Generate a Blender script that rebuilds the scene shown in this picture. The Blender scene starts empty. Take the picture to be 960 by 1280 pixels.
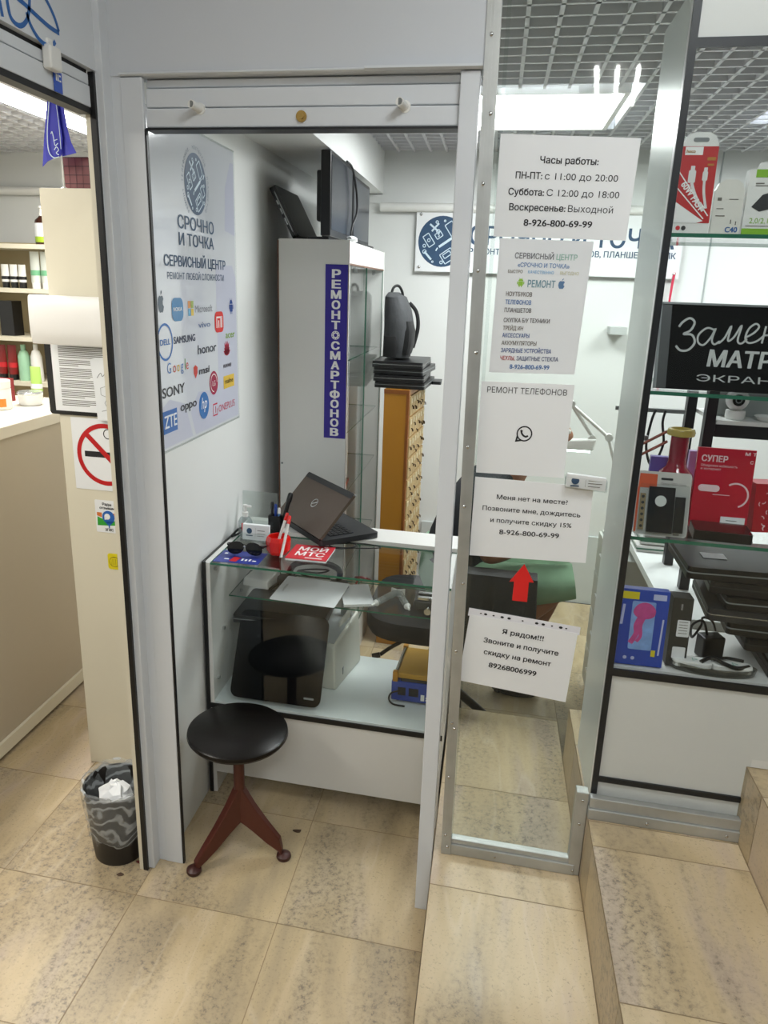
import bpy, bmesh, math, random
from mathutils import Vector, Matrix, Euler
from mathutils.geometry import tessellate_polygon
from math import sin, cos, pi, radians as R
random.seed(7)
S = bpy.context.scene
COL = S.collection

# ------------------------------------------------------------------ camera, world, light, exposure
EYE = 1.65                       # eye height of the photographer (m)
cam_d = bpy.data.cameras.new('camera'); cam = bpy.data.objects.new('camera', cam_d); COL.objects.link(cam)
cam_d.sensor_fit = 'VERTICAL'; cam_d.sensor_height = 36; cam_d.lens = 940.7/1280*36; cam_d.clip_start = .02
cam.matrix_world = Matrix(((0.9891170779375729, -0.07246596221901075, 0.12804721961803806, 0),
                           (0.14335018550463421, 0.27863485610864885, -0.9496385319041659, 0),
                           (0.033138051361299534, 0.9576592824595735, 0.2859905038126098, EYE), (0, 0, 0, 1)))
S.camera = cam
w = bpy.data.worlds.new('world'); S.world = w; w.use_nodes = True
w.node_tree.nodes['Background'].inputs[0].default_value = (.9, .95, 1, 1)
w.node_tree.nodes['Background'].inputs[1].default_value = .05
S.view_settings.view_transform = 'Standard'; S.view_settings.look = 'None'
S.view_settings.gamma = 1; S.view_settings.use_curve_mapping = False
S.view_settings.exposure = 0.22
S.cycles.transparent_max_bounces = 48
K = -0.061761396665795776        # the shop front runs a little off square to the steps and side walls
A0 = math.atan(K)
def W(u, v, z): return Vector((u, v + K*u, z))
def area(name, u, v, z, sx, sy, power, col=(.94, .98, 1), target=None):
    l = bpy.data.lights.new(name, 'AREA'); l.shape = 'RECTANGLE'; l.size = sx; l.size_y = sy; l.energy = power; l.color = col
    o = bpy.data.objects.new(name, l); COL.objects.link(o); o.location = W(u, v, z)
    return o
CORRIDOR = 15; KIOSK = 13; LEFTSHOP = 25
area('corridor_ceiling_lamp', .45, .7, 2.68, .6, .6, CORRIDOR*1.0)
area('corridor_ceiling_lamp', -.3, -1.3, 2.66, .6, .6, CORRIDOR)
area('corridor_ceiling_lamp', 1.9, .0, 2.75, .6, .6, CORRIDOR)
area('kiosk_ceiling_lamp', .085, 3.15, 2.255, .55, .55, KIOSK, (.97, 1, .99))
area('kiosk_ceiling_lamp', 1.3, 3.15, 2.255, .55, .55, KIOSK, (.97, 1, .99))
area('neighbour_ceiling_lamp', -1.81, 2.9, 2.24, .10, 1.2, LEFTSHOP, (1, .96, .88))
area('neighbour_ceiling_lamp', -1.9, 1.1, 2.24, .10, 1.2, LEFTSHOP, (1, .96, .88))
area('neighbour_ceiling_lamp', -1.5, -.3, 2.24, .10, 1.2, LEFTSHOP*.3, (1, .96, .88))

# ------------------------------------------------------------------ materials
def lin(h):
    h = h.lstrip('#'); c = [int(h[i:i+2], 16)/255 for i in (0, 2, 4)]
    return tuple((x/12.92 if x <= .04045 else ((x+.055)/1.055)**2.4) for x in c) + (1,)
MATS = {}
def mat(name, hexc, rough=.5, metal=0, var=.06, scale=9, emis=0, bump=0, coat=0, spec=.5, detail=3):
    if name in MATS: return MATS[name]
    m = bpy.data.materials.new(name); m.use_nodes = True; nt = m.node_tree; b = nt.nodes['Principled BSDF']
    c = lin(hexc); b.inputs['Roughness'].default_value = rough; b.inputs['Metallic'].default_value = metal
    b.inputs['Specular IOR Level'].default_value = spec; b.inputs['Coat Weight'].default_value = coat
    tc = nt.nodes.new('ShaderNodeTexCoord'); n = nt.nodes.new('ShaderNodeTexNoise')
    n.inputs['Scale'].default_value = scale; n.inputs['Detail'].default_value = detail
    nt.links.new(tc.outputs['Object'], n.inputs['Vector'])
    mx = nt.nodes.new('ShaderNodeMix'); mx.data_type = 'RGBA'
    mx.inputs[6].default_value = tuple(x*(1-var) for x in c[:3])+(1,)
    mx.inputs[7].default_value = tuple(min(1, x*(1+var)) for x in c[:3])+(1,)
    nt.links.new(n.outputs[0], mx.inputs[0]); nt.links.new(mx.outputs[2], b.inputs['Base Color'])
    if emis:
        nt.links.new(mx.outputs[2], b.inputs['Emission Color']); b.inputs['Emission Strength'].default_value = emis
    if bump:
        bp = nt.nodes.new('ShaderNodeBump'); bp.inputs['Strength'].default_value = bump; bp.inputs['Distance'].default_value = .01
        nt.links.new(n.outputs[0], bp.inputs['Height']); nt.links.new(bp.outputs[0], b.inputs['Normal'])
    MATS[name] = m; return m
def glass(name, tint='#f9fafa', refl=1.0, base=.045, dirt=0):
    if name in MATS: return MATS[name]
    m = bpy.data.materials.new(name); m.use_nodes = True; nt = m.node_tree; nt.nodes.remove(nt.nodes['Principled BSDF'])
    out = nt.nodes['Material Output']
    t = nt.nodes.new('ShaderNodeBsdfTransparent'); t.inputs[0].default_value = lin(tint)
    g = nt.nodes.new('ShaderNodeBsdfGlossy'); g.inputs['Roughness'].default_value = .015
    lw = nt.nodes.new('ShaderNodeLayerWeight'); lw.inputs[0].default_value = .5
    p = nt.nodes.new('ShaderNodeMath'); p.operation = 'POWER'; p.inputs[1].default_value = 4
    ma = nt.nodes.new('ShaderNodeMath'); ma.operation = 'MULTIPLY_ADD'; ma.inputs[1].default_value = .85*refl; ma.inputs[2].default_value = base*refl
    nt.links.new(lw.outputs['Facing'], p.inputs[0]); nt.links.new(p.outputs[0], ma.inputs[0])
    mx = nt.nodes.new('ShaderNodeMixShader'); nt.links.new(ma.outputs[0], mx.inputs[0])
    nt.links.new(t.outputs[0], mx.inputs[1]); nt.links.new(g.outputs[0], mx.inputs[2])
    if dirt:                                        # a thin film of dust and wiping marks on the pane
        tc = nt.nodes.new('ShaderNodeTexCoord'); n = nt.nodes.new('ShaderNodeTexNoise'); n.inputs['Scale'].default_value = 6
        nt.links.new(tc.outputs['Object'], n.inputs['Vector'])
        d = nt.nodes.new('ShaderNodeBsdfDiffuse'); d.inputs[0].default_value = (.8, .85, .82, 1)
        f = nt.nodes.new('ShaderNodeMath'); f.operation = 'MULTIPLY'; f.inputs[1].default_value = dirt
        nt.links.new(n.outputs[0], f.inputs[0])
        m2 = nt.nodes.new('ShaderNodeMixShader'); nt.links.new(f.outputs[0], m2.inputs[0])
        nt.links.new(mx.outputs[0], m2.inputs[1]); nt.links.new(d.outputs[0], m2.inputs[2]); mx = m2
    nt.links.new(mx.outputs[0], out.inputs[0]); MATS[name] = m; return m
def lamp_mat(name, col, strength):
    if name in MATS: return MATS[name]
    m = bpy.data.materials.new(name); m.use_nodes = True; b = m.node_tree.nodes['Principled BSDF']
    b.inputs['Base Color'].default_value = (.9, .9, .9, 1)
    b.inputs['Emission Color'].default_value = col+(1,); b.inputs['Emission Strength'].default_value = strength
    MATS[name] = m; return m
def tile_mat(name, seedrot=.6):
    m = bpy.data.materials.new(name); m.use_nodes = True; nt = m.node_tree; b = nt.nodes['Principled BSDF']; L = nt.links.new
    tc = nt.nodes.new('ShaderNodeTexCoord'); at = nt.nodes.new('ShaderNodeAttribute'); at.attribute_name = 'tile'
    add = nt.nodes.new('ShaderNodeVectorMath'); add.operation = 'ADD'
    L(tc.outputs['Object'], add.inputs[0]); L(at.outputs['Vector'], add.inputs[1])
    mp = nt.nodes.new('ShaderNodeMapping'); mp.inputs['Rotation'].default_value = (0, 0, seedrot); mp.inputs['Scale'].default_value = (3.4, .8, 1)
    L(add.outputs[0], mp.inputs[0])
    def noise(sc, det, rough, vec, dist=0):
        n = nt.nodes.new('ShaderNodeTexNoise'); n.inputs['Scale'].default_value = sc; n.inputs['Detail'].default_value = det
        n.inputs['Roughness'].default_value = rough; n.inputs['Distortion'].default_value = dist; L(vec, n.inputs['Vector']); return n
    def ramp(n, stops):
        r = nt.nodes.new('ShaderNodeValToRGB'); e = r.color_ramp.elements
        while len(e) < len(stops): e.new(.5)
        for i, (p, c) in enumerate(stops): e[i].position = p; e[i].color = c
        L(n.outputs[0], r.inputs[0]); return r
    base = ramp(noise(1.6, 5, .55, mp.outputs[0], .4), [(.28, lin('#a39377')), (.45, lin('#b9a581')), (.56, lin('#c2af8e')), (.64, lin('#bba993')), (.76, lin('#a39582'))])
    band = ramp(noise(1.15, 5, .6, mp.outputs[0], .6), [(.44, (0, 0, 0, 1)), (.58, (1, 1, 1, 1))])
    gr = ramp(noise(75, 8, .8, add.outputs[0]), [(.38, (.22, .22, .22, 1)), (.52, (.42, .42, .42, 1)), (.60, (1, 1, 1, 1))])
    mul = nt.nodes.new('ShaderNodeMath'); mul.operation = 'MULTIPLY'; L(band.outputs[0], mul.inputs[0]); L(gr.outputs[0], mul.inputs[1])
    sp = ramp(noise(150, 5, .75, add.outputs[0]), [(.565, (0, 0, 0, 1)), (.66, (.6, .6, .6, 1))])
    mxx = nt.nodes.new('ShaderNodeMath'); mxx.operation = 'MAXIMUM'; L(mul.outputs[0], mxx.inputs[0]); L(sp.outputs[0], mxx.inputs[1])
    m8 = nt.nodes.new('ShaderNodeMath'); m8.operation = 'MULTIPLY'; m8.inputs[1].default_value = .8; L(mxx.outputs[0], m8.inputs[0])
    mix = nt.nodes.new('ShaderNodeMix'); mix.data_type = 'RGBA'; L(m8.outputs[0], mix.inputs[0]); L(base.outputs[0], mix.inputs[6])
    mix.inputs[7].default_value = lin('#5f574d')
    vein = ramp(noise(1.1, 3, .5, mp.outputs[0], .3), [(.475, (0, 0, 0, 1)), (.49, (.13, .13, .13, 1)), (.505, (0, 0, 0, 1))])
    mix2 = nt.nodes.new('ShaderNodeMix'); mix2.data_type = 'RGBA'; L(vein.outputs[0], mix2.inputs[0]); L(mix.outputs[2], mix2.inputs[6])
    mix2.inputs[7].default_value = lin('#e4d8c6')
    L(mix2.outputs[2], b.inputs['Base Color']); b.inputs['Roughness'].default_value = .38
    return m

# ------------------------------------------------------------------ mesh building
class F:                                             # a local frame: origin, right, up; third axis = right x up
    def __init__(s, o, x, y):
        s.o = Vector(o); s.x = Vector(x).normalized(); s.y = Vector(y).normalized(); s.n = s.x.cross(s.y)
    def __call__(s, a, b, c=0): return s.o + s.x*a + s.y*b + s.n*c
FX = W(1, 0, 0).normalized(); UP = Vector((0, 0, 1))
def front(u, v, z): return F(W(u, v, z), FX, UP)     # a face parallel to the shop front, looking at the corridor
def side(u, v, z): return F(W(u, v, z), (0, 1, 0), UP)   # a face looking towards +u
def rig(u, v, z, rz=0, rx=0, ry=0):                  # free-standing frame: x right, y away, z up, turned by rz
    m = Euler((R(rx), R(ry), R(rz)+A0)).to_matrix()
    return F(W(u, v, z), m @ Vector((1, 0, 0)), m @ Vector((0, 1, 0)))
class MB:
    def __init__(s, f=W): s.f = f; s.v = []; s.fc = []; s.mi = []; s.k = 0; s.tile = []
    def V(s, *p): s.v.append(s.f(*p)); return len(s.v)-1
    def face(s, ids): s.fc.append(list(ids)); s.mi.append(s.k)
    def hexa(s, p):                                  # 8 corners: bottom ring then top ring
        i = [s.V(*q) for q in p]
        for q in ((3, 2, 1, 0), (4, 5, 6, 7), (0, 1, 5, 4), (1, 2, 6, 5), (2, 3, 7, 6), (3, 0, 4, 7)): s.face([i[j] for j in q])
        return s
    def box(s, x0, x1, y0, y1, z0, z1):
        return s.hexa([(x0, y0, z0), (x1, y0, z0), (x1, y1, z0), (x0, y1, z0), (x0, y0, z1), (x1, y0, z1), (x1, y1, z1), (x0, y1, z1)])
    def prism(s, pts, c0, c1, ax=2):                 # polygon swept along one axis
        def q(a, b, c): return (a, b, c) if ax == 2 else ((a, c, b) if ax == 1 else (c, a, b))
        lo = [s.V(*q(a, b, c0)) for a, b in pts]; hi = [s.V(*q(a, b, c1)) for a, b in pts]; n = len(pts)
        s.face(lo[::-1]); s.face(hi)
        for i in range(n): s.face([lo[i], lo[(i+1) % n], hi[(i+1) % n], hi[i]])
        return s
    def poly(s, pts): s.face([s.V(*p) for p in pts]); return s
    def rings(s, rs, cap=True, closed=True):
        ids = [[s.V(*p) for p in r] for r in rs]; n = len(ids[0])
        for a, b in zip(ids, ids[1:]):
            for i in range(n if closed else n-1): s.face([a[i], a[(i+1) % n], b[(i+1) % n], b[i]])
        if cap: s.face(ids[0][::-1]); s.face(ids[-1])
        return s
    def lathe(s, prof, c=(0, 0, 0), n=24, cap=True, sx=1, sy=1):
        return s.rings([[(c[0]+r*sx*cos(2*pi*i/n), c[1]+r*sy*sin(2*pi*i/n), c[2]+z) for i in range(n)] for r, z in prof], cap)
    def disc(s, c, r, n=28, r2=None, th=0.0):        # flat disc in the frame's own plane
        r2 = r2 or r
        if th: return s.prism([(c[0]+r*cos(2*pi*i/n), c[1]+r2*sin(2*pi*i/n)) for i in range(n)], (c[2] if len(c) > 2 else 0), (c[2] if len(c) > 2 else 0)+th)
        return s.poly([(c[0]+r*cos(2*pi*i/n), c[1]+r2*sin(2*pi*i/n), c[2] if len(c) > 2 else 0) for i in range(n)])
    def ring(s, c, r, wd, n=32, r2=None, a0=0, a1=2*pi):
        r2 = r2 or r; z = c[2] if len(c) > 2 else 0
        A = [a0+(a1-a0)*i/n for i in range(n+1)]
        o = [s.V(c[0]+r*cos(a), c[1]+r2*sin(a), z) for a in A]; q = [s.V(c[0]+(r-wd)*cos(a), c[1]+(r2-wd)*sin(a), z) for a in A]
        for i in range(n): s.face([o[i], o[i+1], q[i+1], q[i]])
        return s
    def tube(s, pts, r, n=8, smooth=0, cap=True):
        pts = [Vector(p) for p in pts]
        if smooth: pts = spline(pts, smooth)
        rr = r if isinstance(r, (list, tuple)) else [r]*len(pts)
        if len(rr) != len(pts): rr = [rr[0]+(rr[-1]-rr[0])*i/(len(pts)-1) for i in range(len(pts))]
        rs = []; pn = None
        for i, p in enumerate(pts):
            d = (pts[min(i+1, len(pts)-1)]-pts[max(i-1, 0)]).normalized()
            if pn is None: pn = d.orthogonal().normalized()
            pn = (pn-d*pn.dot(d)).normalized(); bn = d.cross(pn)
            rs.append([tuple(p+(pn*cos(2*pi*j/n)+bn*sin(2*pi*j/n))*rr[i]) for j in range(n)])
        return s.rings(rs, cap)
    def ribbon(s, pts, wd, z=0, smooth=0):           # flat stroke lying in the frame's plane
        pts = [Vector((p[0], p[1], 0)) for p in pts]
        if smooth: pts = spline(pts, smooth)
        L_, R_ = [], []
        for i, p in enumerate(pts):
            d = (pts[min(i+1, len(pts)-1)]-pts[max(i-1, 0)]).normalized(); nn = Vector((-d.y, d.x, 0))*wd/2
            L_.append(s.V(p.x+nn.x, p.y+nn.y, z)); R_.append(s.V(p.x-nn.x, p.y-nn.y, z))
        for i in range(len(pts)-1): s.face([R_[i], R_[i+1], L_[i+1], L_[i]])
        return s
    def ball(s, c, r, sx=1, sy=1, sz=1, n=14, m=9):
        return s.rings([[(c[0]+r*sx*sin(pi*(j+.02)/(m+.04))*cos(2*pi*i/n), c[1]+r*sy*sin(pi*(j+.02)/(m+.04))*sin(2*pi*i/n), c[2]-r*sz*cos(pi*(j+.02)/(m+.04))) for i in range(n)] for j in range(m+1)])
    def rect(s, x0, x1, y0, y1, z=0): return s.poly([(x0, y0, z), (x1, y0, z), (x1, y1, z), (x0, y1, z)])
    def rrect(s, x0, x1, y0, y1, r, z=0, th=0, n=5):
        p = []
        for cx, cy, a in ((x1-r, y1-r, 0), (x0+r, y1-r, pi/2), (x0+r, y0+r, pi), (x1-r, y0+r, 3*pi/2)):
            p += [(cx+r*cos(a+pi/2*i/n), cy+r*sin(a+pi/2*i/n)) for i in range(n+1)]
        return s.prism(p, z, z+th) if th else s.poly([(a, b, z) for a, b in p])
    def text(s, body, x, y, h=None, w=None, z=.0006, al='c', bold=0, shear=0, rot=0):
        """lettering whose capital height is h (and, when given, whose width is w); y is the baseline"""
        vs, fs, tw = glyphs(body, 0); bold = bold*1.6
        sy = (h if h else (w/tw if w else 1))/.7; sx = w/tw if w else sy
        if not h: sy = sx
        ox = {'c': -tw/2, 'l': 0, 'r': -tw}[al]; b = len(s.v); ca, sa = cos(rot), sin(rot)
        for lay, (dx, dy) in enumerate(((-bold, -bold*.5), (bold, bold*.5), (-bold, bold*.5), (bold, -bold*.5)) if bold else ((0, 0),)):
            b = len(s.v)
            for p in vs:
                X = (p[0]+ox+dx)*sx+shear*p[1]*sy; Y = (p[1]+dy)*sy
                s.v.append(s.f(x+X*ca-Y*sa, y+X*sa+Y*ca, z+lay*.00007))
            for q in fs: s.face([b+i for i in q])
        return s
def spline(p, k):
    out = []
    for i in range(len(p)-1):
        a, b, c, d = p[max(i-1, 0)], p[i], p[i+1], p[min(i+2, len(p)-1)]
        for j in range(k):
            t = j/k
            out.append(.5*((2*b)+(c-a)*t+(2*a-5*b+4*c-d)*t*t+(3*b-a-3*c+d)*t**3))
    out.append(p[-1]); return out
GL = {}
def glyphs(body, bold):
    if (body, bold) in GL: return GL[(body, bold)]
    cu = bpy.data.curves.new('lettering', 'FONT'); cu.body = body; cu.fill_mode = 'NONE'; cu.resolution_u = 3
    o = bpy.data.objects.new('lettering', cu); COL.objects.link(o); bpy.context.view_layer.update()
    m = o.to_mesh(); co = [v.co.to_2d() for v in m.vertices]; nb = {}
    for e in m.edges:
        a, b = e.vertices; nb.setdefault(a, []).append(b); nb.setdefault(b, []).append(a)
    seen = set(); loops = []
    for s0 in range(len(co)):
        if s0 in seen or s0 not in nb: continue
        lp = [s0]; seen.add(s0)
        while True:
            nx = [q for q in nb[lp[-1]] if q not in seen]
            if not nx: break
            lp.append(nx[0]); seen.add(nx[0])
        q = [co[k] for k in lp]
        for a, b in zip(q, q[1:]+q[:1]):             # close the tiny overlaps some letters carry in their stems
            if abs(a.x-b.x) < 1e-4 and abs(a.y-b.y) > .2:
                for p in q:
                    if .002 < a.x-p.x < .03 and min(a.y, b.y) < p.y < max(a.y, b.y): p.x = a.x+.0006
        if len(q) > 2: loops.append((sum(a.x*b.y-b.x*a.y for a, b in zip(q, q[1:]+q[:1]))/2, q))
    def inside(p, q):
        c = False
        for a, b in zip(q, q[1:]+q[:1]):
            if (a.y > p.y) != (b.y > p.y) and p.x < (b.x-a.x)*(p.y-a.y)/(b.y-a.y)+a.x: c = not c
        return c
    vs, fs = [], []
    dep = [sum(1 for a2, h in loops if h is not q and abs(a2) > abs(ar) and sum(inside(p, h) for p in q) > .55*len(q)) for ar, q in loops]
    for k0, (ar, q) in enumerate(loops):
        if dep[k0] % 2: continue
        holes = [h for k2, (a2, h) in enumerate(loops) if dep[k2] == dep[k0]+1 and sum(inside(p, q) for p in h) > .55*len(h)]
        tri = tessellate_polygon([[(p.x, p.y, 0) for p in l] for l in [q]+holes]); b0 = len(vs)
        for l in [q]+holes: vs += [(p.x, p.y) for p in l]
        fs += [tuple(b0+k for k in t) for t in tri]
    x0 = min(v[0] for v in vs); tw = max(v[0] for v in vs)-x0; vs = [(v[0]-x0, v[1]) for v in vs]
    o.to_mesh_clear(); COL.objects.unlink(o); bpy.data.objects.remove(o); bpy.data.curves.remove(cu)
    GL[(body, bold)] = (vs, fs, tw); return GL[(body, bold)]
def where(o):
    p = Vector((0, 0, 0))
    while o is not None: p += o.location; o = o.parent
    return p
def obj(name, mb, mats, parent=None, smooth=False, bevel=0, label=None):
    me = bpy.data.meshes.new(name)
    if parent is not None: org = where(parent)
    else:
        xs = [p.x for p in mb.v]; ys = [p.y for p in mb.v]
        org = Vector(((min(xs)+max(xs))/2, (min(ys)+max(ys))/2, min(p.z for p in mb.v)))
    me.from_pydata([tuple(p-org) for p in mb.v], [], mb.fc)
    ms = mats if isinstance(mats, (list, tuple)) else [mats]
    for m in ms: me.materials.append(m)
    for p, k in zip(me.polygons, mb.mi): p.material_index = k; p.use_smooth = smooth
    if mb.tile:
        a = me.attributes.new('tile', 'FLOAT_VECTOR', 'FACE')
        for i, t in enumerate(mb.tile): a.data[i].vector = t
    me.validate(); me.update()
    bm = bmesh.new(); bm.from_mesh(me); bmesh.ops.recalc_face_normals(bm, faces=bm.faces) if not mb.__dict__.get('keep') else None; bm.to_mesh(me); bm.free()
    if smooth: me.set_sharp_from_angle(angle=R(40))
    o = bpy.data.objects.new(name, me); COL.objects.link(o)
    if parent is not None: o.parent = parent
    else: o.location = org
    if bevel:
        b = o.modifiers.new('edge', 'BEVEL'); b.width = bevel; b.segments = 2; b.limit_method = 'ANGLE'; b.angle_limit = R(50)
    if label: o['label'] = label
    return o
def tag(o, label, cat, group=None):
    o['label'] = label; o['category'] = cat
    if group: o['group'] = group
    return o
def thing(name, label, cat, u, v, z, group=None):
    o = bpy.data.objects.new(name, None); COL.objects.link(o); o.location = W(u, v, z); o.empty_display_size = .05
    return tag(o, label, cat, group)
def struct(name, mb, m, parent=None, **k):
    o = obj(name, mb, m, parent, **k)
    if parent is None: o['kind'] = 'structure'
    return o
def dup(root, u, v, z, label, group=None):
    r = root.copy(); COL.objects.link(r); r.location = W(u, v, z); r['label'] = label
    if group: r['group'] = group
    for ch in list(root.children):
        c = ch.copy(); COL.objects.link(c); c.parent = r
        for g in list(ch.children):
            d = g.copy(); COL.objects.link(d); d.parent = c
    return r
def move(o, u, v, z): o.location = W(u, v, z)

# common materials
white = mat('white_laminate', '#dcdcd8', .35, var=.02, scale=3)
wallw = mat('white_wall_paint', '#dfe1df', .55, var=.025, scale=2.5)
alu = mat('white_powder_coated_aluminium', '#d2d6da', .38, var=.02, scale=4)
aluL = mat('grey_white_fascia_panel', '#c9cdd2', .42, var=.02, scale=3)
cream = mat('cream_laminate', '#d9d3bf', .42, var=.03, scale=3)
black = mat('black_gasket_rubber', '#0c0d0f', .45, var=.2)
blackp = mat('black_plastic', '#121315', .35, var=.15, scale=30)
darkg = mat('dark_grey_plastic', '#2b2c2e', .45, var=.12, scale=25)
greyp = mat('grey_plastic', '#7c8080', .45, var=.06)
whitep = mat('white_plastic', '#e4e4e0', .35, var=.03)
paper = mat('white_paper', '#e4e6e7', .6, var=.02, scale=5)
film = mat('pale_lavender_paper_film', '#dfe2e4', .35, var=.02, scale=4)
ink = mat('black_ink', '#1d1d20', .6, var=.1)
inkb = mat('blue_ink', '#2b5f9c', .5, var=.08)
navy = mat('slate_blue_ink', '#2d4a68', .5, var=.08)
greyink = mat('grey_ink', '#6e6a62', .6, var=.1)
steel = mat('brushed_zinc_steel', '#b2b4b1', .42, .65, var=.25, scale=14, bump=.12, detail=6)
chrome = mat('polished_metal', '#c8c9c8', .18, 1, var=.05)
red = mat('glossy_red_plastic', '#d8160f', .25, var=.06, coat=.3)
redp = mat('red_print', '#c9222b', .4, var=.05)
whiteink = mat('white_print', '#efefec', .5, var=.02)
blueflag = mat('royal_blue_satin', '#2b2fb8', .5, var=.15, scale=12)
clear = glass('clear_acrylic', '#f8fafa', .8, .03)
pane = glass('clean_glass_pane', '#fbfcfc', .6, .016)
edgeg = mat('green_glass_edge', '#2f6b55', .2, var=.15, scale=30)
# ================================================================== THE SETTING
tile = tile_mat('travertine_tile'); grout = mat('tile_grout', '#8f7b5f', .8, var=.15, scale=60)
ceilw = mat('white_painted_grid', '#d6d7da', .5, var=.02); plenum = mat('grey_ceiling_void', '#e2e2e8', .8, var=.08, scale=2)
gap = mat('dark_gap', '#26282a', .7, var=.1)
def tiles(mb, us, vs, z, g=.0012):
    for a, b in zip(us, us[1:]):
        for c, d in zip(vs, vs[1:]):
            mb.poly([(a+g, c+g, z), (b-g, c+g, z), (b-g, d-g, z), (a+g, d-g, z)])
            mb.tile.append((random.uniform(-9, 9), random.uniform(-9, 9), random.uniform(-3, 3)))
def slabbed(name, us, vs, z, drop, riser=True):
    m = MB(); m.k = 0; tiles(m, us, vs, z)
    n0 = len(m.fc); m.k = 1
    m.box(us[0], us[-1], vs[0], vs[-1], z-drop, z-.0012)
    m.k = 2 if False else 0
    if riser:                                        # tiled side faces
        for uu, s_ in ((us[0]-.001, 1), (us[-1]+.001, -1)):
            for c, d in zip(vs, vs[1:]): m.poly([(uu, c+.001, z-drop+.004), (uu, d-.001, z-drop+.004), (uu, d-.001, z), (uu, c+.001, z)])
        m.poly([(us[0], vs[-1]+.001, z-drop+.004), (us[-1], vs[-1]+.001, z-drop+.004), (us[-1], vs[-1]+.001, z), (us[0], vs[-1]+.001, z)])
    while len(m.tile) < len(m.fc): m.tile.append((random.uniform(-9, 9), random.uniform(-9, 9), 0))
    return struct(name, m, [tile, grout])
P_ = .4135
us = [-.878+P_*k for k in range(-6, 9)]; vs = [1.546+P_*k for k in range(-10, 7)]
us = [u for u in us if u < 2.7]
m = MB(); tiles(m, us, vs, 0); m.k = 1; m.box(us[0], us[-1], vs[0], vs[-1], -.05, -.0012)
while len(m.tile) < len(m.fc): m.tile.append((0, 0, 0))
struct('floor', m, [tile, grout])
slabbed('floor_step', [-.062, .319], [-1.2, -.9, -.49, -.08, .33, .74, 1.155, 1.569, 1.985, 2.43], .2, .199)
slabbed('floor_step', [.3205, .673], [-1.2, -.7, -.28, .13, .54, .93, 1.16, 1.578, 1.668, 2.0, 2.2], .388, .387)
slabbed('floor_step', [.6745, 1.03], [-1.2, -.7, -.28, .13, .54, .95, 1.36, 1.60, 1.74], .575, .574)
slabbed('floor_step', [1.0315, 1.4], [-1.2, -.7, -.28, .13, .54, .95, 1.36, 1.74], .765, .764)

def lattice(name, u0, u1, v0, v1, z, h=.045, t=.013, p=.1):
    m = MB(); u = u0
    while u <= u1+1e-6: m.box(u-t/2, u+t/2, v0, v1, z, z+h); u += p
    v = v0
    while v <= v1+1e-6: m.box(u0, u1, v-t/2, v+t/2, z, z+h-.001); v += p
    m.k = 1; m.box(u0-.05, u1+.05, v0-.03, v1+.02, z+.13, z+.2)
    return struct(name, m, [ceilw, plenum])
# open cell ceiling of the repair kiosk, left out where the light panels sit
def lattice_holes(name, u0, u1, v0, v1, z, holes, h=.045, t=.011, p=.08):
    m = MB()
    nu = round((u1-u0)/p); nv = round((v1-v0)/p)
    def inhole(u, v): return any(a < u < b and c < v < d for a, b, c, d in holes)
    for i in range(nu+1):
        for j in range(nv):
            u = u0+i*p; v = v0+j*p
            if not inhole(u, v+p/2): m.box(u-t/2, u+t/2, v, v+p, z, z+h)
    for j in range(nv+1):
        for i in range(nu):
            u = u0+i*p; v = v0+j*p
            if not inhole(u+p/2, v): m.box(u, u+p, v-t/2, v+t/2, z, z+h-.001)
    m.k = 1; m.box(u0-.05, u1+.05, v0-.02, v1+.02, z+h+.012, z+.2)
    return struct(name, m, [ceilw, plenum])
lattice_holes('ceiling', -.615, 2.505, 1.755, 4.055, 2.3, [(-.22, .39, 2.85, 3.47), (.98, 1.6, 2.85, 3.47)])
lattice_holes('ceiling_neighbour', -2.905, -.905, -1.0, 4.1, 2.3, [(-1.9, -1.72, 2.2, 3.6)])
m = MB(); m.box(-.9, 3.1, -2.6, 1.68, 2.72, 2.8); struct('ceiling_corridor', m, wallw)
# walls
m = MB(); m.box(-.90, -.845, 1.695, 4.05, 0, 2.45); struct('wall_left', m, wallw)
m = MB(); m.box(-.845, 2.6, 4.05, 4.12, 0, 2.45); struct('wall_back', m, wallw)
m = MB(); m.box(2.55, 2.62, 1.75, 4.05, 0, 2.45); struct('wall_right', m, wallw)
m = MB(); m.box(-.845, -.61, 1.75, 4.05, 2.105, 2.42); struct('trim_1', m, wallw)                 # boxed-in duct under the ceiling
m = MB(); m.tube([(-.62, 4.02, 2.04), (2.5, 4.02, 2.04)], .022, 12); struct('trim_2', m, whitep, smooth=True)   # pipe along the back wall
m = MB(); m.box(-.845, 2.55, 4.04, 4.05, 2.06, 2.10); struct('trim_3', m, wallw)
m = MB(); m.box(-.33, 2.5, 4.035, 4.05, 0, .39); struct('baseboard_back', m, mat('pale_grey_panel', '#c6cccb', .5, var=.02))
m = MB(); m.box(.985, .991, 4.044, 4.052, .4, 2.3); struct('trim_4', m, mat('wall_joint_grey', '#a9afae', .6))
m = MB(); m.box(-3.0, -.90, 4.08, 4.15, 0, 2.45); struct('wall_neighbour_back', m, wallw)
m = MB(); m.box(-3.0, -2.93, -1.2, 4.08, 0, 2.45); struct('wall_neighbour_left', m, wallw)
m = MB(); m.tube([(-2.9, 4.04, 2.10), (-1.0, 4.04, 2.10)], .022, 12); struct('trim_5', m, whitep, smooth=True)
m = MB(); m.box(-3.0, 3.1, -2.6, -2.52, 0, 2.8); struct('wall_front', m, mat('corridor_wall_paint', '#8b8c89', .6, var=.04, scale=2))
m = MB(); m.box(3.04, 3.1, -2.5, 1.7, 0, 2.8); struct('wall_corridor_right', m, mat('corridor_wall_paint', '#b9bab6'))

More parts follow.
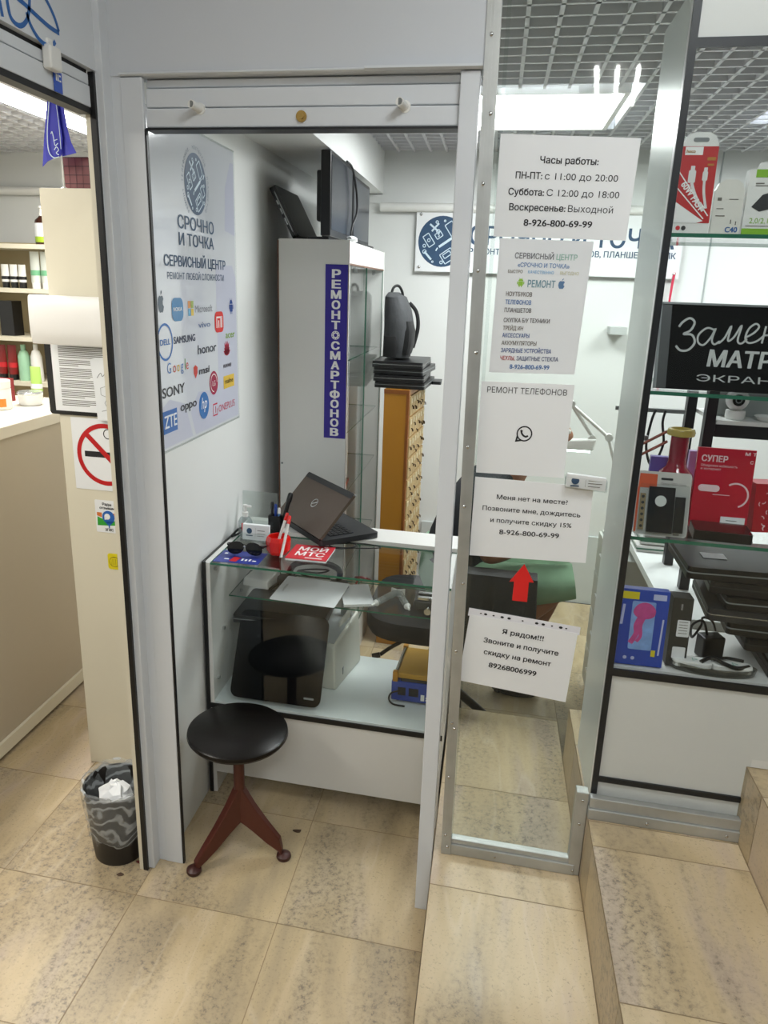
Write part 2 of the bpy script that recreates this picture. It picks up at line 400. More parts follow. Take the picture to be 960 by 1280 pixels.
# shop front of the repair kiosk: posts, fascia, raised roller shutter (door_1)
d1 = bpy.data.objects.new('door_1', None); COL.objects.link(d1); d1.location = W(-.45, 1.69, 0); d1['kind'] = 'structure'
m = MB(); m.box(-.849, -.797, 1.686, 1.700, 0, 2.069); obj('post', m, alu, d1, bevel=.002)
m = MB(); m.box(-.104, -.0645, 1.686, 1.74, 0, 2.069); obj('post', m, alu, d1, bevel=.002)
m = MB(); m.box(-.797, -.793, 1.688, 1.699, 0, 1.967); obj('gasket', m, black, d1)
m = MB(); m.box(-.797, -.104, 1.695, 1.74, 1.966, 1.9705); obj('gasket', m, black, d1)
m = MB(); m.box(-.797, -.104, 1.698, 1.735, 1.971, 2.010); m.box(-.797, -.104, 1.702, 1.735, 2.012, 2.050); m.box(-.797, -.104, 1.708, 1.735, 2.052, 2.0685)
obj('shutter_rail', m, alu, d1, bevel=.003)
m = MB(); m.box(-.870, -.059, 1.686, 1.74, 2.071, 2.62); obj('fascia_panel', m, aluL, d1)
m = MB(); m.prism([(1.684, 2.071), (1.672, 2.0735), (1.672, 2.078), (1.684, 2.081)], -.30, -.0605, 0); m.prism([(1.685, 2.071), (1.680, 2.0735), (1.680, 2.076), (1.685, 2.0785)], -.848, -.30, 0)
obj('fascia_trim', m, alu, d1)
for uu in (-.668, -.216):                            # the white shutter handles
    fr = F(W(uu, 1.70, 2.008), FX, UP)
    m = MB(fr); m.tube([(0, 0, 0), (-.006, .003, .034)], .0085, 16); m.tube([(0, 0, -.001), (0, 0, .004)], .012, 16)
    h = obj('handle', m, whitep, d1, smooth=True)
    m = MB(fr); m.tube([(-.0055, .003, .0335), (-.0062, .0031, .0348)], .0065, 14); obj('handle_bore', m, greyp, h)
m = MB(front(-.438, 1.6975, 1.991)); m.disc((0, 0), .0115, 24, th=.004); m.ring((0, 0, .0045), .0095, .003); m.disc((0, 0, .004), .006, 18, th=.003)
lk = obj('lock', m, mat('brass', '#a98a4c', .3, .9, var=.15, scale=60), d1, smooth=True)
m = MB(front(-.438, 1.6905, 1.991)); m.rect(-.0012, .0012, -.004, .004); obj('keyhole', m, black, lk)
# shop front of the neighbour: runs towards the camera on the left (door_2)
d2 = bpy.data.objects.new('door_2', None); COL.objects.link(d2); d2.location = W(-.9, 1.2, 0); d2['kind'] = 'structure'
m = MB(); m.box(-.908, -.886, 1.646, 1.690, 0, 2.069); obj('post', m, alu, d2, bevel=.0015)
m = MB(); m.box(-.8985, -.8855, 1.637, 1.646, 0, 2.069); obj('gasket', m, black, d2)
m = MB(); m.box(-.888, -.870, 1.650, 1.690, 0, 2.75); m.box(-.872, -.848, 1.688, 1.72, 0, 2.75); obj('corner_strip', m, alu, d2, bevel=.0015)
m = MB(); m.box(-.911, -.8985, 1.639, 1.652, 0, 2.0); obj('reveal', m, cream, d2)
m = MB(); m.box(-.92, -.885, -.9, 1.685, 2.072, 2.75); obj('fascia_panel', m, alu, d2)
m = MB(); m.box(-.925, -.892, -.9, 1.632, 1.9985, 2.040); m.box(-.925, -.894, -.9, 1.632, 2.042, 2.063); obj('shutter_rail', m, alu, d2, bevel=.002)
m = MB(); m.box(-.922, -.8935, -.9, 1.634, 1.986, 1.9985); obj('gasket', m, black, d2)
m = MB(); m.box(-.93, -.900, -.9, 1.636, 2.0625, 2.0745); obj('shadow_gap', m, gap, d2)
m = MB(); m.box(-.96, -.885, -1.2, -.9, 0, 2.75); struct('trim_6', m, alu)
# the blue script painted on the neighbour's fascia
m = MB(side(-.8845, 0, 0))
for st in ([(1.318, 2.19), (1.322, 2.14), (1.327, 2.10), (1.331, 2.078)],
           [(1.343, 2.20), (1.346, 2.14), (1.350, 2.10), (1.357, 2.083), (1.376, 2.078), (1.395, 2.086), (1.411, 2.105), (1.420, 2.14), (1.413, 2.175), (1.398, 2.178), (1.392, 2.15), (1.402, 2.126)],
           [(1.380, 2.122), (1.403, 2.119), (1.440, 2.112), (1.478, 2.106), (1.513, 2.1045)],
           [(1.512, 2.107), (1.500, 2.128), (1.475, 2.150), (1.440, 2.168), (1.415, 2.170)],
           [(1.406, 2.108), (1.416, 2.090), (1.440, 2.074), (1.468, 2.071), (1.488, 2.079), (1.496, 2.086)]):
    m.ribbon(st, .0085, 0, 6)
obj('painted_script', m, mat('sign_blue_paint', '#1d5fa6', .4), d2)

# glazed screen standing on the steps: zinc channel, rivets, panes (window_1 and window_2)
w1 = bpy.data.objects.new('window_1', None); COL.objects.link(w1); w1.location = W(.14, 1.70, .2); w1['kind'] = 'structure'
m = MB(); m.hexa([(-.0415, 1.682, .201), (-.0165, 1.682, .201), (-.0165, 1.722, .201), (-.0415, 1.722, .201), (-.062, 1.682, 2.4), (-.033, 1.682, 2.4), (-.033, 1.722, 2.4), (-.062, 1.722, 2.4)])
for k in (.27, .5, .73): 
    a = -.0415+.025*k; b = -.062+.029*k
    m.hexa([(a-.001, 1.6805, .204), (a+.001, 1.6805, .204), (a+.001, 1.683, .204), (a-.001, 1.683, .204), (b-.001, 1.6805, 2.4), (b+.001, 1.6805, 2.4), (b+.001, 1.683, 2.4), (b-.001, 1.683, 2.4)])
obj('channel_post', m, steel, w1)
m = MB(); m.box(-.017, .305, 1.684, 1.716, .201, .232); m.box(-.017, .292, 1.690, 1.712, .232, .246); obj('channel_sill', m, steel, w1, bevel=.002)
m = MB(); m.box(.288, .3185, 1.686, 1.716, .201, .452); obj('channel_upright', m, steel, w1, bevel=.002)
m = MB(); m.box(-.030, .319, 1.697, 1.701, .236, 2.4); obj('pane', m, glass('dusty_pane', '#f6f9f7', .7, .02, .010), w1)
m = MB(); m.box(-.0215, -.0135, 1.6955, 1.6965, .246, 2.4); obj('pane_edge_tape', m, clear, w1)
for k, z in enumerate((.225, .262, .44, .585, .6, .8, .98, 1.17, 1.31, 1.52, 1.69, 1.86, 1.99, 2.13)):
    t = (z-.2)/2.2; uu = -.029-.0185*t+(.004 if k % 3 == 0 else -.003)
    m = MB(); m.ball((uu, 1.681, z), .0042, 1, .6, 1, 10, 6); obj('rivet', m, chrome, w1, smooth=True)
for uu, z in ((.10, .216), (.30, .216), (.305, .43), (.303, .36)):
    m = MB(); m.ball((uu, 1.684, z), .0038, 1, .6, 1, 10, 6); obj('rivet', m, chrome, w1, smooth=True)
w2 = bpy.data.objects.new('window_2', None); COL.objects.link(w2); w2.location = W(.5, 1.70, .39); w2['kind'] = 'structure'
m = MB(); m.box(.319, .674, 1.672, 1.702, .3885, .418); m.box(.321, .674, 1.678, 1.699, .418, .447); obj('channel_sill', m, steel, w2, bevel=.002)
m = MB(); m.box(.321, .674, 1.690, 1.693, .446, .609); obj('kick_pane', m, pane, w2)
m = MB(); m.box(.321, 1.0, 1.694, 1.697, .609, 2.4); obj('pane', m, pane, w2)
for uu in (.46, .645):
    m = MB(); m.ball((uu, 1.672, .402), .0042, 1, .6, 1, 10, 6); obj('rivet', m, chrome, w2, smooth=True)

# ------------------------------------------------------------------ lamps
def ceil_panel(u0, u1, v0, v1, z, label, st):
    t = thing('ceiling_light', label, 'ceiling light', (u0+u1)/2, (v0+v1)/2, z)
    m = MB(); w_ = .018
    m.box(u0, u1, v0, v0+w_, z, z+.03); m.box(u0, u1, v1-w_, v1, z, z+.03); m.box(u0, u0+w_, v0+w_, v1-w_, z, z+.03); m.box(u1-w_, u1, v0+w_, v1-w_, z, z+.03)
    obj('frame', m, whitep, t)
    m = MB(); m.box(u0+w_, u1-w_, v0+w_, v1-w_, z+.012, z+.028); obj('diffuser', m, lamp_mat('lit_diffuser', (.95, 1, 1), st), t)
    return t
ceil_panel(-.215, .385, 2.85, 3.46, 2.285, 'square lit panel lamp set in the kiosk ceiling above the opening hours sheet', 9)
ceil_panel(.985, 1.595, 2.85, 3.46, 2.285, 'second square panel lamp in the kiosk ceiling behind the glass display case', 9)
t = thing('ceiling_light', 'long twin strip lamp in the ceiling of the neighbouring cosmetics shop', 'ceiling light', -1.81, 2.9, 2.26)
m = MB(); m.box(-1.885, -1.735, 2.25, 3.55, 2.275, 2.32); obj('housing', m, whitep, t)
for uu in (-1.845, -1.775):
    m = MB(); m.box(uu-.028, uu+.028, 2.28, 3.52, 2.262, 2.274); obj('tube', m, lamp_mat('lit_tube', (1, 1, 1), 12), t)
t = thing('ceiling_light', 'three tube strip lamp on the corridor ceiling mirrored in the glass screen', 'ceiling light', .185, -.85, 2.6)
m = MB(); m.box(.05, .32, -1.25, -.48, 2.635, 2.72); obj('housing', m, whitep, t)
for uu in (.094, .185, .275):
    m = MB(); m.tube([(uu, -1.2, 2.618), (uu, -.5, 2.618)], .011, 10); obj('tube', m, lamp_mat('lit_corridor_tube', (1, 1, 1), 70), t)
# ================================================================== KIOSK: LARGE THINGS
SHELFG = [pane, edgeg]
def slab(mb, u0, u1, v0, v1, z0, z1):               # a glass shelf: clear faces, green edges
    i = [mb.V(*q) for q in ((u0, v0, z0), (u1, v0, z0), (u1, v1, z0), (u0, v1, z0), (u0, v0, z1), (u1, v0, z1), (u1, v1, z1), (u0, v1, z1))]
    th = min((z1-z0, 0), (v1-v0, 1), (u1-u0, 2))[1]
    for n_, q in enumerate(((3, 2, 1, 0), (4, 5, 6, 7), (0, 1, 5, 4), (2, 3, 7, 6), (1, 2, 6, 5), (3, 0, 4, 7))):
        mb.k = 0 if n_//2 == th else 1; mb.face([i[j] for j in q])
    mb.k = 0; return mb
# --- glass counter
t = counter = thing('display_counter', 'glass fronted white display counter standing across the kiosk doorway behind the stool', 'display counter', -.45, 2.2, 0)
m = MB(); m.box(-.832, -.814, 2.022, 2.465, 0, .822); obj('side_panel', m, white, t)
m = MB(); m.box(-.085, -.069, 2.022, 2.465, 0, .822); obj('side_panel', m, white, t)
m = MB(); m.box(-.838, -.826, 2.017, 2.0225, 0, .826); m.box(-.838, -.832, 2.0225, 2.465, .818, .826); m.box(-.83, -.069, 2.0175, 2.0225, .322, .338); obj('edge_trim', m, black, t)
m = MB(); m.box(-.814, -.085, 2.024, 2.042, .078, .324); obj('kick_panel', m, white, t)
m = MB(); m.box(-.814, -.085, 2.024, 2.452, .326, .345); obj('base_board', m, mat('pale_mint_laminate', '#dbe2e1', .3, var=.02), t)
m = MB(); m.box(-.826, -.069, 2.335, 2.468, .8225, .838); obj('top_board', m, white, t, bevel=.001)
m = MB(); slab(m, -.812, -.07, 2.021, 2.335, .8175, .8245); obj('glass_top', m, SHELFG, t)
m = MB(); slab(m, -.814, -.085, 2.185, 2.42, .645, .650); obj('glass_shelf', m, SHELFG, t)
m = MB(); m.box(-.820, -.085, 2.0235, 2.0270, .339, .8170); obj('front_pane', m, glass('counter_front_pane', '#f9fbfa', .8, .03), t)
for v_, z_ in ((2.06, .79), (2.06, .41), (2.12, .56), (2.30, .62), (2.30, .50)):
    m = MB(); m.tube([(-.8145, v_, z_), (-.807, v_, z_)], .006, 12); obj('shelf_clip', m, chrome, t, smooth=True)
# --- tall showcase with the blue sign
t = thing('tall_showcase', 'tall white showcase with sliding glass side and blue vertical sign, behind the counter', 'showcase', -.655, 3.15, 0)
m = MB(); m.box(-.786, -.527, 2.72, 2.738, 0, 1.805); obj('end_panel', m, white, t)
m = MB(); m.box(-.786, -.527, 3.575, 3.593, 0, 1.805); obj('end_panel', m, white, t)
m = MB(); m.box(-.786, -.772, 2.738, 3.575, 0, 1.805); obj('back_panel', m, white, t)
m = MB(); m.box(-.772, -.530, 2.738, 3.575, 1.728, 1.803); obj('top_box', m, white, t)
m = MB(); m.box(-.772, -.530, 2.738, 3.575, 0, .16); obj('plinth', m, white, t)
m = MB(); m.box(-.792, -.7865, 2.7195, 2.74, 0, 1.80); m.box(-.5275, -.5255, 2.7195, 2.7225, 0, 1.805); m.box(-.532, -.527, 2.74, 3.575, 1.722, 1.728)
obj('edge_trim', m, mat('brown_edge_band', '#6a4a38', .5, var=.1), t)
m = MB(); m.box(-.772, -.60, 3.14, 3.15, .16, 1.728); obj('divider', m, white, t)
for z in (.52, .856, 1.10, 1.38):
    m = MB(); slab(m, -.770, -.545, 2.74, 3.57, z-.005, z); obj('glass_shelf', m, SHELFG, t)
m = MB(); slab(m, -.540, -.5365, 2.74, 3.16, .165, 1.724); obj('sliding_door', m, SHELFG, t)
m = MB(); slab(m, -.532, -.5285, 3.13, 3.574, .165, 1.724); obj('sliding_door', m, SHELFG, t)
for v_ in (2.80, 3.02, 3.50):
    m = MB(); m.tube([(-.56, v_, 1.72), (-.56, v_, 1.70)], .009, 12); obj('spotlight', m, greyp, t, smooth=True)
sg = MB(); sg.box(-.612, -.529, 2.7185, 2.7195, 1.097, 1.722)
sg = obj('sign', sg, mat('blue_violet_vinyl', '#2a1a8c', .35, var=.03), t, label='blue violet strip with white vertical lettering')
m = MB(front(-.5715, 2.718, 0))
for i, ch in enumerate('РЕМОНТ*СМАРТФОНОВ'):
    zc = 1.690-.0355*i-(.0018 if i > 6 else 0)
    if ch == '*':
        m.ring((0, zc, 0), .0155, .0025); m.ring((0, zc, 0), .0105, .004)
        for k in range(8): m.rect(-.0018+.0118*cos(k*pi/4), .0018+.0118*cos(k*pi/4), zc-.0018+.0118*sin(k*pi/4), zc+.0018+.0118*sin(k*pi/4))
    else: m.text(ch, 0, zc-.0135, h=.027, w=.034 if ch in 'МФ' else .028, z=0, bold=.03)
obj('sign_lettering', m, whiteink, sg)
m = MB(front(-.778, 2.7195, .985)); m.disc((0, 0), .004, 12, th=.002); obj('screw_cap', m, greyp, t)
# --- small parts drawer cabinet
t = thing('drawer_cabinet', 'ochre wooden cabinet of small parts drawers standing beside the tall showcase', 'cabinet', -.40, 3.45, 0)
och = mat('ochre_wood', '#b57a1c', .45, var=.12, scale=5); ochd = mat('dark_ochre_edge', '#8a4e16', .5, var=.15)
def Q(a, b): return (-.46+.111*a+.032*b, 3.252+.385*b+.0*a)        # a across, b along the drawer front
m = MB(); m.prism([Q(0, 0), Q(1, 0), Q(1, 1), Q(0, 1)], 0, 1.224); obj('case', m, och, t, bevel=.002)
m = MB(); m.prism([Q(.9, -.004), Q(1.01, -.004), Q(1.02, .02), Q(.9, .02)], 0, 1.222); m.prism([Q(0, -.006), Q(1, -.006), Q(1, .0), Q(0, 0)], 1.205, 1.224); obj('edge_strip', m, ochd, t)
board = mat('drawer_fibreboard', '#b39a6b', .6, var=.22, scale=40)
NR, NC = 12, 6
for r_ in range(NR):
    for c_ in range(NC):
        b0 = .03+.16*c_; z0 = .06+.095*r_
        m = MB(); m.prism([Q(1.0, b0+.006), Q(1.055, b0+.006), Q(1.055, b0+.154), Q(1.0, b0+.154)], z0+.004, z0+.091)
        dr = obj('drawer', m, board, t)
        jx, jz = random.uniform(-.035, .035), random.uniform(-.02, .025); p = Q(1.055, b0+.08+jx)
        m = MB(); m.tube([(p[0], p[1], z0+.035+jz), (p[0]+.007, p[1], z0+.033+jz), (p[0]+.008, p[1]+.004, z0+.022+jz)], random.uniform(.0025, .0045), 6)
        obj('pull', m, mat('tarnished_brass', '#4a3a22', .4, .6, var=.3, scale=60), dr)
        p0, p1 = Q(1.056, b0+.04), Q(1.056, b0+.12); m = MB(); m.prism([p0, (p0[0]+.002, p0[1]), (p1[0]+.002, p1[1]), p1], z0+.058, z0+.080); obj('label_holder', m, mat('faded_card', '#8f7d58' if (r_+c_) % 3 else '#c9bd9a', .6, var=.2), dr)
# --- banner on the back wall
t = thing('wall_banner', 'wide white banner with round slate blue emblem hung from the pipe on the back wall', 'banner', .24, 4.03, 1.74)
BF = front(-.43, 4.025, 1.735)
m = MB(BF); m.box(0, 1.29, 0, .295, 0, .006); obj('sheet', m, paper, t)
m = MB(BF); m.disc((.135, .146, .0065), .122, 40); em = obj('emblem', m, navy, t)
def repair_icons(m, cx, cy, r, z):                   # outlined tools and gadgets inside the round emblem
    rnd = random.Random(3); s = r/.122
    def X(x, y, a):
        return cx+(x*cos(a)-y*sin(a))*s, cy+(x*sin(a)+y*cos(a))*s
    def rr(x, y, w_, h_, a, th=.0045):
        c = [(-w_/2, -h_/2), (w_/2, -h_/2), (w_/2, h_/2), (-w_/2, h_/2), (-w_/2, -h_/2)]
        q = []
        for px, py in c: q.append((x+px*cos(a)-py*sin(a), y+px*sin(a)+py*cos(a)))
        for p0, p1 in zip(q, q[1:]): m.ribbon([(cx+p0[0]*s, cy+p0[1]*s), (cx+p1[0]*s, cy+p1[1]*s)], th*s, z)
    A = .61
    rr(-.068, .005, .034, .060, A); m.ring((cx-.068*s, cy+.005*s, z), .009*s, .004*s, 16)
    rr(.045, .062, .040, .062, A); rr(.032, -.068, .064, .052, A); rr(.028, -.062, .040, .02, A); rr(.075, -.02, .03, .045, A)
    rr(-.018, .030, .034, .026, A); m.text('$', cx-.018*s, cy+.022*s, h=.017*s, z=z)
    for x0, y0, x1, y1, wd in ((-.065, .082, -.022, .048, .009), (-.055, .048, -.020, .086, .009), (-.015, -.026, .05, .018, .012), (-.088, -.05, -.052, -.088, .010), (-.03, -.045, -.022, -.03, .006), (.05, .018, .066, .03, .005), (.083, .03, .098, .05, .008)):
        m.ribbon([(cx+x0*s, cy+y0*s), (cx+x1*s, cy+y1*s)], wd*s, z)
    for x, y, r0 in ((-.088, -.05, .011), (-.09, -.022, .009), (-.03, .092, .008), (.01, .098, .006), (.092, .005, .007), (-.045, -.098, .006), (.0, -.1, .009), (-.022, .048, .011), (.088, -.065, .008)):
        m.ring((cx+x*s, cy+y*s, z), r0*s, .004*s, 14)
icw = mat('pale_blue_print', '#c9dbe6', .5, var=.02)
m = MB(BF); repair_icons(m, .135, .146, .122, .0072); obj('emblem_icons', m, icw, em)
m = MB(BF); m.text('СРОЧНО И ТОЧКА', .275, .135, h=.085, w=.975, z=.0068, al='l', bold=.012); obj('title_lettering', m, navy, t)
m = MB(BF); m.text('РЕМОНТ ТЕЛЕФОНОВ, НОУТБУКОВ, ПЛАНШЕТОВ И ПК', .275, .090, h=.027, w=.99, z=.0068, al='l', bold=.012); obj('subtitle_lettering', m, navy, t)
for a, b in ((.022, .273), (.022, .022), (1.268, .273), (1.268, .022)):
    m = MB(BF); m.ball((a, b, .008), .008, 1, 1, .6, 12, 6); obj('stand_off', m, chrome, t, smooth=True)
for a in (.022, 1.268):
    m = MB(BF); m.tube([(a, .273, .009), (a+.002, .30, .006), (a-.002, .325, -.004)], .0012, 6); obj('cord', m, darkg, t)
# --- brand poster on the left wall
t = thing('wall_poster', 'glossy poster of technology company emblems fixed to the left wall of the kiosk', 'poster', -.844, 2.05, 1.21)
m = MB(); m.box(-.8445, -.8415, 1.72, 2.402, 1.213, 2.035); obj('sheet', m, mat('glossy_poster', '#d3d7dd', .12, var=.02, coat=.5), t)
m = MB(); m.box(-.8445, -.8395, 1.715, 2.405, 1.208, 1.214); m.box(-.8445, -.8395, 2.401, 2.406, 1.208, 2.037); m.box(-.8445, -.8395, 1.715, 2.405, 2.034, 2.039); obj('rim', m, clear, t)
PF = side(-.8412, 0, 0)
m = MB(PF)
m.poly([(2.22, 1.22, 0), (2.40, 1.22, 0), (2.40, 1.66, 0), (2.37, 1.70, 0), (2.22, 1.695, 0)]); m.poly([(1.72, 1.22, 0), (2.0, 1.22, 0), (1.95, 1.32, 0), (1.85, 1.345, 0), (1.72, 1.30, 0)]); m.poly([(2.02, 1.22, 0), (2.22, 1.22, 0), (2.22, 1.33, 0), (2.05, 1.34, 0), (1.99, 1.29, 0)]); m.poly([(2.31, 1.80, 0), (2.40, 1.79, 0), (2.40, 2.0, 0), (2.37, 2.0, 0), (2.32, 1.92, 0)])
obj('pale_shapes', m, mat('pale_lilac_print', '#c0c3d3', .2, var=.02), t)
m = MB(PF); m.disc((2.086, 1.903, .0004), .079, 40); em = obj('emblem', m, navy, t)
m = MB(PF); repair_icons(m, 2.086, 1.903, .079, .0008); obj('emblem_icons', m, icw, em)
m = MB(PF)
for k, ch in enumerate('РЕМОНТ ТЕЛЕФОНОВ, НОУТБУКОВ, ПЛАНШЕТОВ'):
    a = R(232-k*7.4)
    if ch.strip(): m.text(ch, 2.086+.088*cos(a), 1.903+.088*sin(a), h=.009, z=.0005, rot=a-pi/2)
m.text('СРОЧНО', 2.083, 1.782, h=.032, w=.262, z=.0005, bold=.012); m.text('И ТОЧКА', 2.083, 1.740, h=.030, w=.255, z=.0005, bold=.012)
m.text('СЕРВИСНЫЙ ЦЕНТР', 2.080, 1.685, h=.026, w=.45, z=.0006, bold=.012); m.text('РЕМОНТ ЛЮБОЙ СЛОЖНОСТИ', 2.080, 1.652, h=.017, w=.42, z=.0006)
obj('title_lettering', m, navy, t)
def lg(hexc, *fn):
    m = MB(PF)
    for f in fn: f(m)
    o = obj('company_emblem', m, mat('print_'+hexc.strip('#'), hexc, .25, var=.03), t); return o
def apple(m, x, y, s, z=.0008):
    p = [(0, .62), (.22, .70), (.48, .62), (.60, .38), (.44, .18), (.42, -.12), (.64, -.36), (.48, -.72), (.26, -.92), (.0, -.84), (-.26, -.92), (-.50, -.68), (-.66, -.22), (-.60, .38), (-.40, .64), (-.18, .70)]
    m.poly([(x+a*s, y+b*s, z) for a, b in p]); m.poly([(x+a*s, y+b*s, z) for a, b in ((0, .74), (.05, 1.05), (.30, 1.25), (.28, .98))])
def android(m, x, y, s, z=.0008):
    m.poly([(x+s*.5*cos(a), y+.30*s+s*.5*sin(a), z) for a in [pi*i/14 for i in range(15)]]); m.rrect(x-.5*s, x+.5*s, y-.62*s, y+.24*s, .12*s, z)
    for k in (-1, 1):
        m.rrect(x+k*.66*s-.09*s, x+k*.66*s+.09*s, y-.35*s, y+.24*s, .09*s, z); m.rect(x+k*.22*s-.09*s, x+k*.22*s+.09*s, y-.9*s, y-.6*s, z); m.ribbon([(x+k*.22*s, y+.7*s), (x+k*.36*s, y+.95*s)], .06*s, z)
def petals(m, x, y, s, z=.0008):
    for k in range(8):
        a = R(22+19.5*k); L_ = s*(1 if k in (2, 3, 4, 5) else .75); d = Vector((cos(a), sin(a))); n_ = Vector((-sin(a), cos(a)))*s*.16
        m.poly([(x, y-.1*s, z), (x+d.x*L_*.6+n_.x, y+d.y*L_*.6+n_.y, z), (x+d.x*L_, y+d.y*L_, z), (x+d.x*L_*.6-n_.x, y+d.y*L_*.6-n_.y, z)])
lg('#54606c', lambda m: apple(m, 1.823, 1.593, .026))
lg('#4f86b3', lambda m: m.rrect(1.888, 1.964, 1.545, 1.605, .02, .0006)); lg('#e8eef2', lambda m: m.text('NOKIA', 1.926, 1.571, h=.010, w=.056, z=.001, bold=.01))
for i, c in enumerate(('#d99a62', '#9dae5c', '#6ba3c4', '#d9bb55')):
    lg(c, lambda m, i=i: m.rect(1.997+.021*(i % 2), 2.016+.021*(i % 2), 1.577-.021*(i//2), 1.596-.021*(i//2), .0006))
lg('#8a8d92', lambda m: m.text('Microsoft', 2.048, 1.564, h=.020, w=.135, z=.0006, al='l'))
lg('#24438a', lambda m: android(m, 2.350, 1.575, .026))
lg('#6f7fa0', lambda m: m.text('vivo', 2.115, 1.521, h=.016, w=.092, z=.0006, bold=.01))
lg('#d0342f', lambda m: m.rrect(2.200, 2.276, 1.500, 1.562, .018, .0006)); lg('#f1e3e0', lambda m: (m.ribbon([(2.216, 1.514), (2.216, 1.545), (2.250, 1.545), (2.250, 1.514)], .007, .001), m.rect(2.229, 2.237, 1.514, 1.536, .001), m.rect(2.256, 2.263, 1.514, 1.548, .001)))
lg('#3a6fb5', lambda m: (m.ring((1.838, 1.495, .0006), .048, .006, 36), m.text('DELL', 1.838, 1.488, h=.015, w=.062, z=.0006, bold=.01)))
lg('#3d4258', lambda m: m.text('SAMSUNG', 1.966, 1.487, h=.0185, w=.148, z=.0006, bold=.015))
lg('#86a94a', lambda m: m.text('acer', 2.335, 1.479, h=.021, w=.085, z=.0006, bold=.01))
lg('#4a4e58', lambda m: m.text('honor', 2.132, 1.447, h=.026, w=.148, z=.0006, bold=.008))
lg('#b8334a', lambda m: petals(m, 2.300, 1.428, .044)); lg('#3a2a33', lambda m: m.text('HUAWEI', 2.300, 1.388, h=.011, w=.072, z=.0006, bold=.01))
for ch, x, wd, c in (('G', 1.842, .036, '#5b7fb8'), ('o', 1.879, .025, '#c9564a'), ('o', 1.905, .025, '#d9b64e'), ('g', 1.931, .025, '#5b7fb8'), ('l', 1.959, .006, '#6d9c5c'), ('e', 1.968, .026, '#c9564a')):
    lg(c, lambda m, ch=ch, x=x, wd=wd: m.text(ch, x, 1.413, h=.028, z=.0006, al='l') if ch != 'l' else m.rect(x, x+.005, 1.413, 1.443, .0006))
lg('#c0392b', lambda m: m.poly([(2.020, 1.413, .0006), (2.034, 1.419, .0006), (2.050, 1.412, .0006), (2.048, 1.395, .0006), (2.034, 1.380, .0006), (2.021, 1.395, .0006)]))
lg('#4a4a4e', lambda m: m.text('msi', 2.060, 1.389, h=.020, w=.08, z=.0006, al='l', bold=.02, shear=.2))
lg('#9c2444', lambda m: m.disc((2.176, 1.352, .0006), .036, 32)); lg('#e9d5d8', lambda m: (m.ring((2.176, 1.352, .001), .028, .003, 28, a0=0, a1=1.5*pi), m.text('LG', 2.176, 1.343, h=.016, z=.001)))
lg('#d7b33a', lambda m: m.rect(2.262, 2.362, 1.322, 1.362, .0006)); lg('#6a5a22', lambda m: m.text('realme', 2.312, 1.337, h=.016, w=.075, z=.001, bold=.01))
lg('#34363c', lambda m: m.text('SONY', 1.878, 1.353, h=.026, w=.145, z=.0006, bold=.01))
lg('#3f4147', lambda m: m.text('oppo', 1.975, 1.303, h=.024, w=.115, z=.0006, bold=.015))
lg('#2f6db0', lambda m: m.disc((2.090, 1.295, .0006), .040, 32)); lg('#e6edf4', lambda m: m.text('hp', 2.090, 1.286, h=.034, w=.042, z=.001, shear=.25))
lg('#c2314a', lambda m: (m.ribbon([(2.20, 1.286), (2.165, 1.286), (2.165, 1.252), (2.20, 1.252), (2.20, 1.27)], .005, .0006), m.text('1', 2.184, 1.259, h=.02, z=.0006, bold=.01), m.text('ONEPLUS', 2.212, 1.256, h=.022, w=.15, z=.0006, al='l')))
lg('#2a63ad', lambda m: m.rect(1.79, 1.892, 1.258, 1.318, .0006)); lg('#dfe7ee', lambda m: m.text('ZTE', 1.848, 1.272, h=.034, w=.078, z=.001, bold=.01))
# ================================================================== NOTICES ON THE GLASS SCREEN
def sheet(name, label, corners, mt, cat='notice', th=.0006, off=0.0, group=None):
    """a sheet taped to the corridor side of the pane; corners TL TR BR BL as (u, z)"""
    tl, tr, br, bl = corners; V_ = 1.6955-off
    t = thing(name, label, cat, (bl[0]+br[0])/2, V_, min(bl[1], br[1]), group)
    n = 8; m = MB()
    def P(a, b, d):
        u = (bl[0]*(1-a)+br[0]*a)*(1-b)+(tl[0]*(1-a)+tr[0]*a)*b; z = (bl[1]*(1-a)+br[1]*a)*(1-b)+(tl[1]*(1-a)+tr[1]*a)*b
        return (u, V_-d-.0012*sin(3.1*a+1)*sin(2.7*b), z)
    g = [[m.V(*P(i/n, j/n, th)) for i in range(n+1)] for j in range(n+1)]; h = [[m.V(*P(i/n, j/n, 0)) for i in range(n+1)] for j in range(n+1)]
    for j in range(n):
        for i in range(n): m.face([g[j][i], g[j][i+1], g[j+1][i+1], g[j+1][i]]); m.face([h[j][i], h[j+1][i], h[j+1][i+1], h[j][i+1]])
    for i in range(n):
        m.face([g[0][i], h[0][i], h[0][i+1], g[0][i+1]]); m.face([g[n][i], g[n][i+1], h[n][i+1], h[n][i]])
        m.face([g[i][0], g[i+1][0], h[i+1][0], h[i][0]]); m.face([g[i][n], h[i][n], h[i+1][n], g[i+1][n]])
    obj('sheet', m, mt, t)
    wd = (br[0]-bl[0]+tr[0]-tl[0])/2; ht = (tl[1]+tr[1]-bl[1]-br[1])/2
    ax = (W(br[0], V_, br[1])-W(bl[0], V_, bl[1])).normalized()
    fr = lambda a, b, c=0: W(*P(a/wd, b/ht, th+.0005+c))
    return t, fr, wd, ht
def lines(t, fr, wd, ht, items, mt=None, name='lettering'):
    m = MB(fr)
    for body, xc, yc, h, wi, kw in items: m.text(body, xc*wd, yc*ht-h/2, h=h, w=wi*wd if wi else None, z=0, **kw)
    return obj(name, m, mt or ink, t)
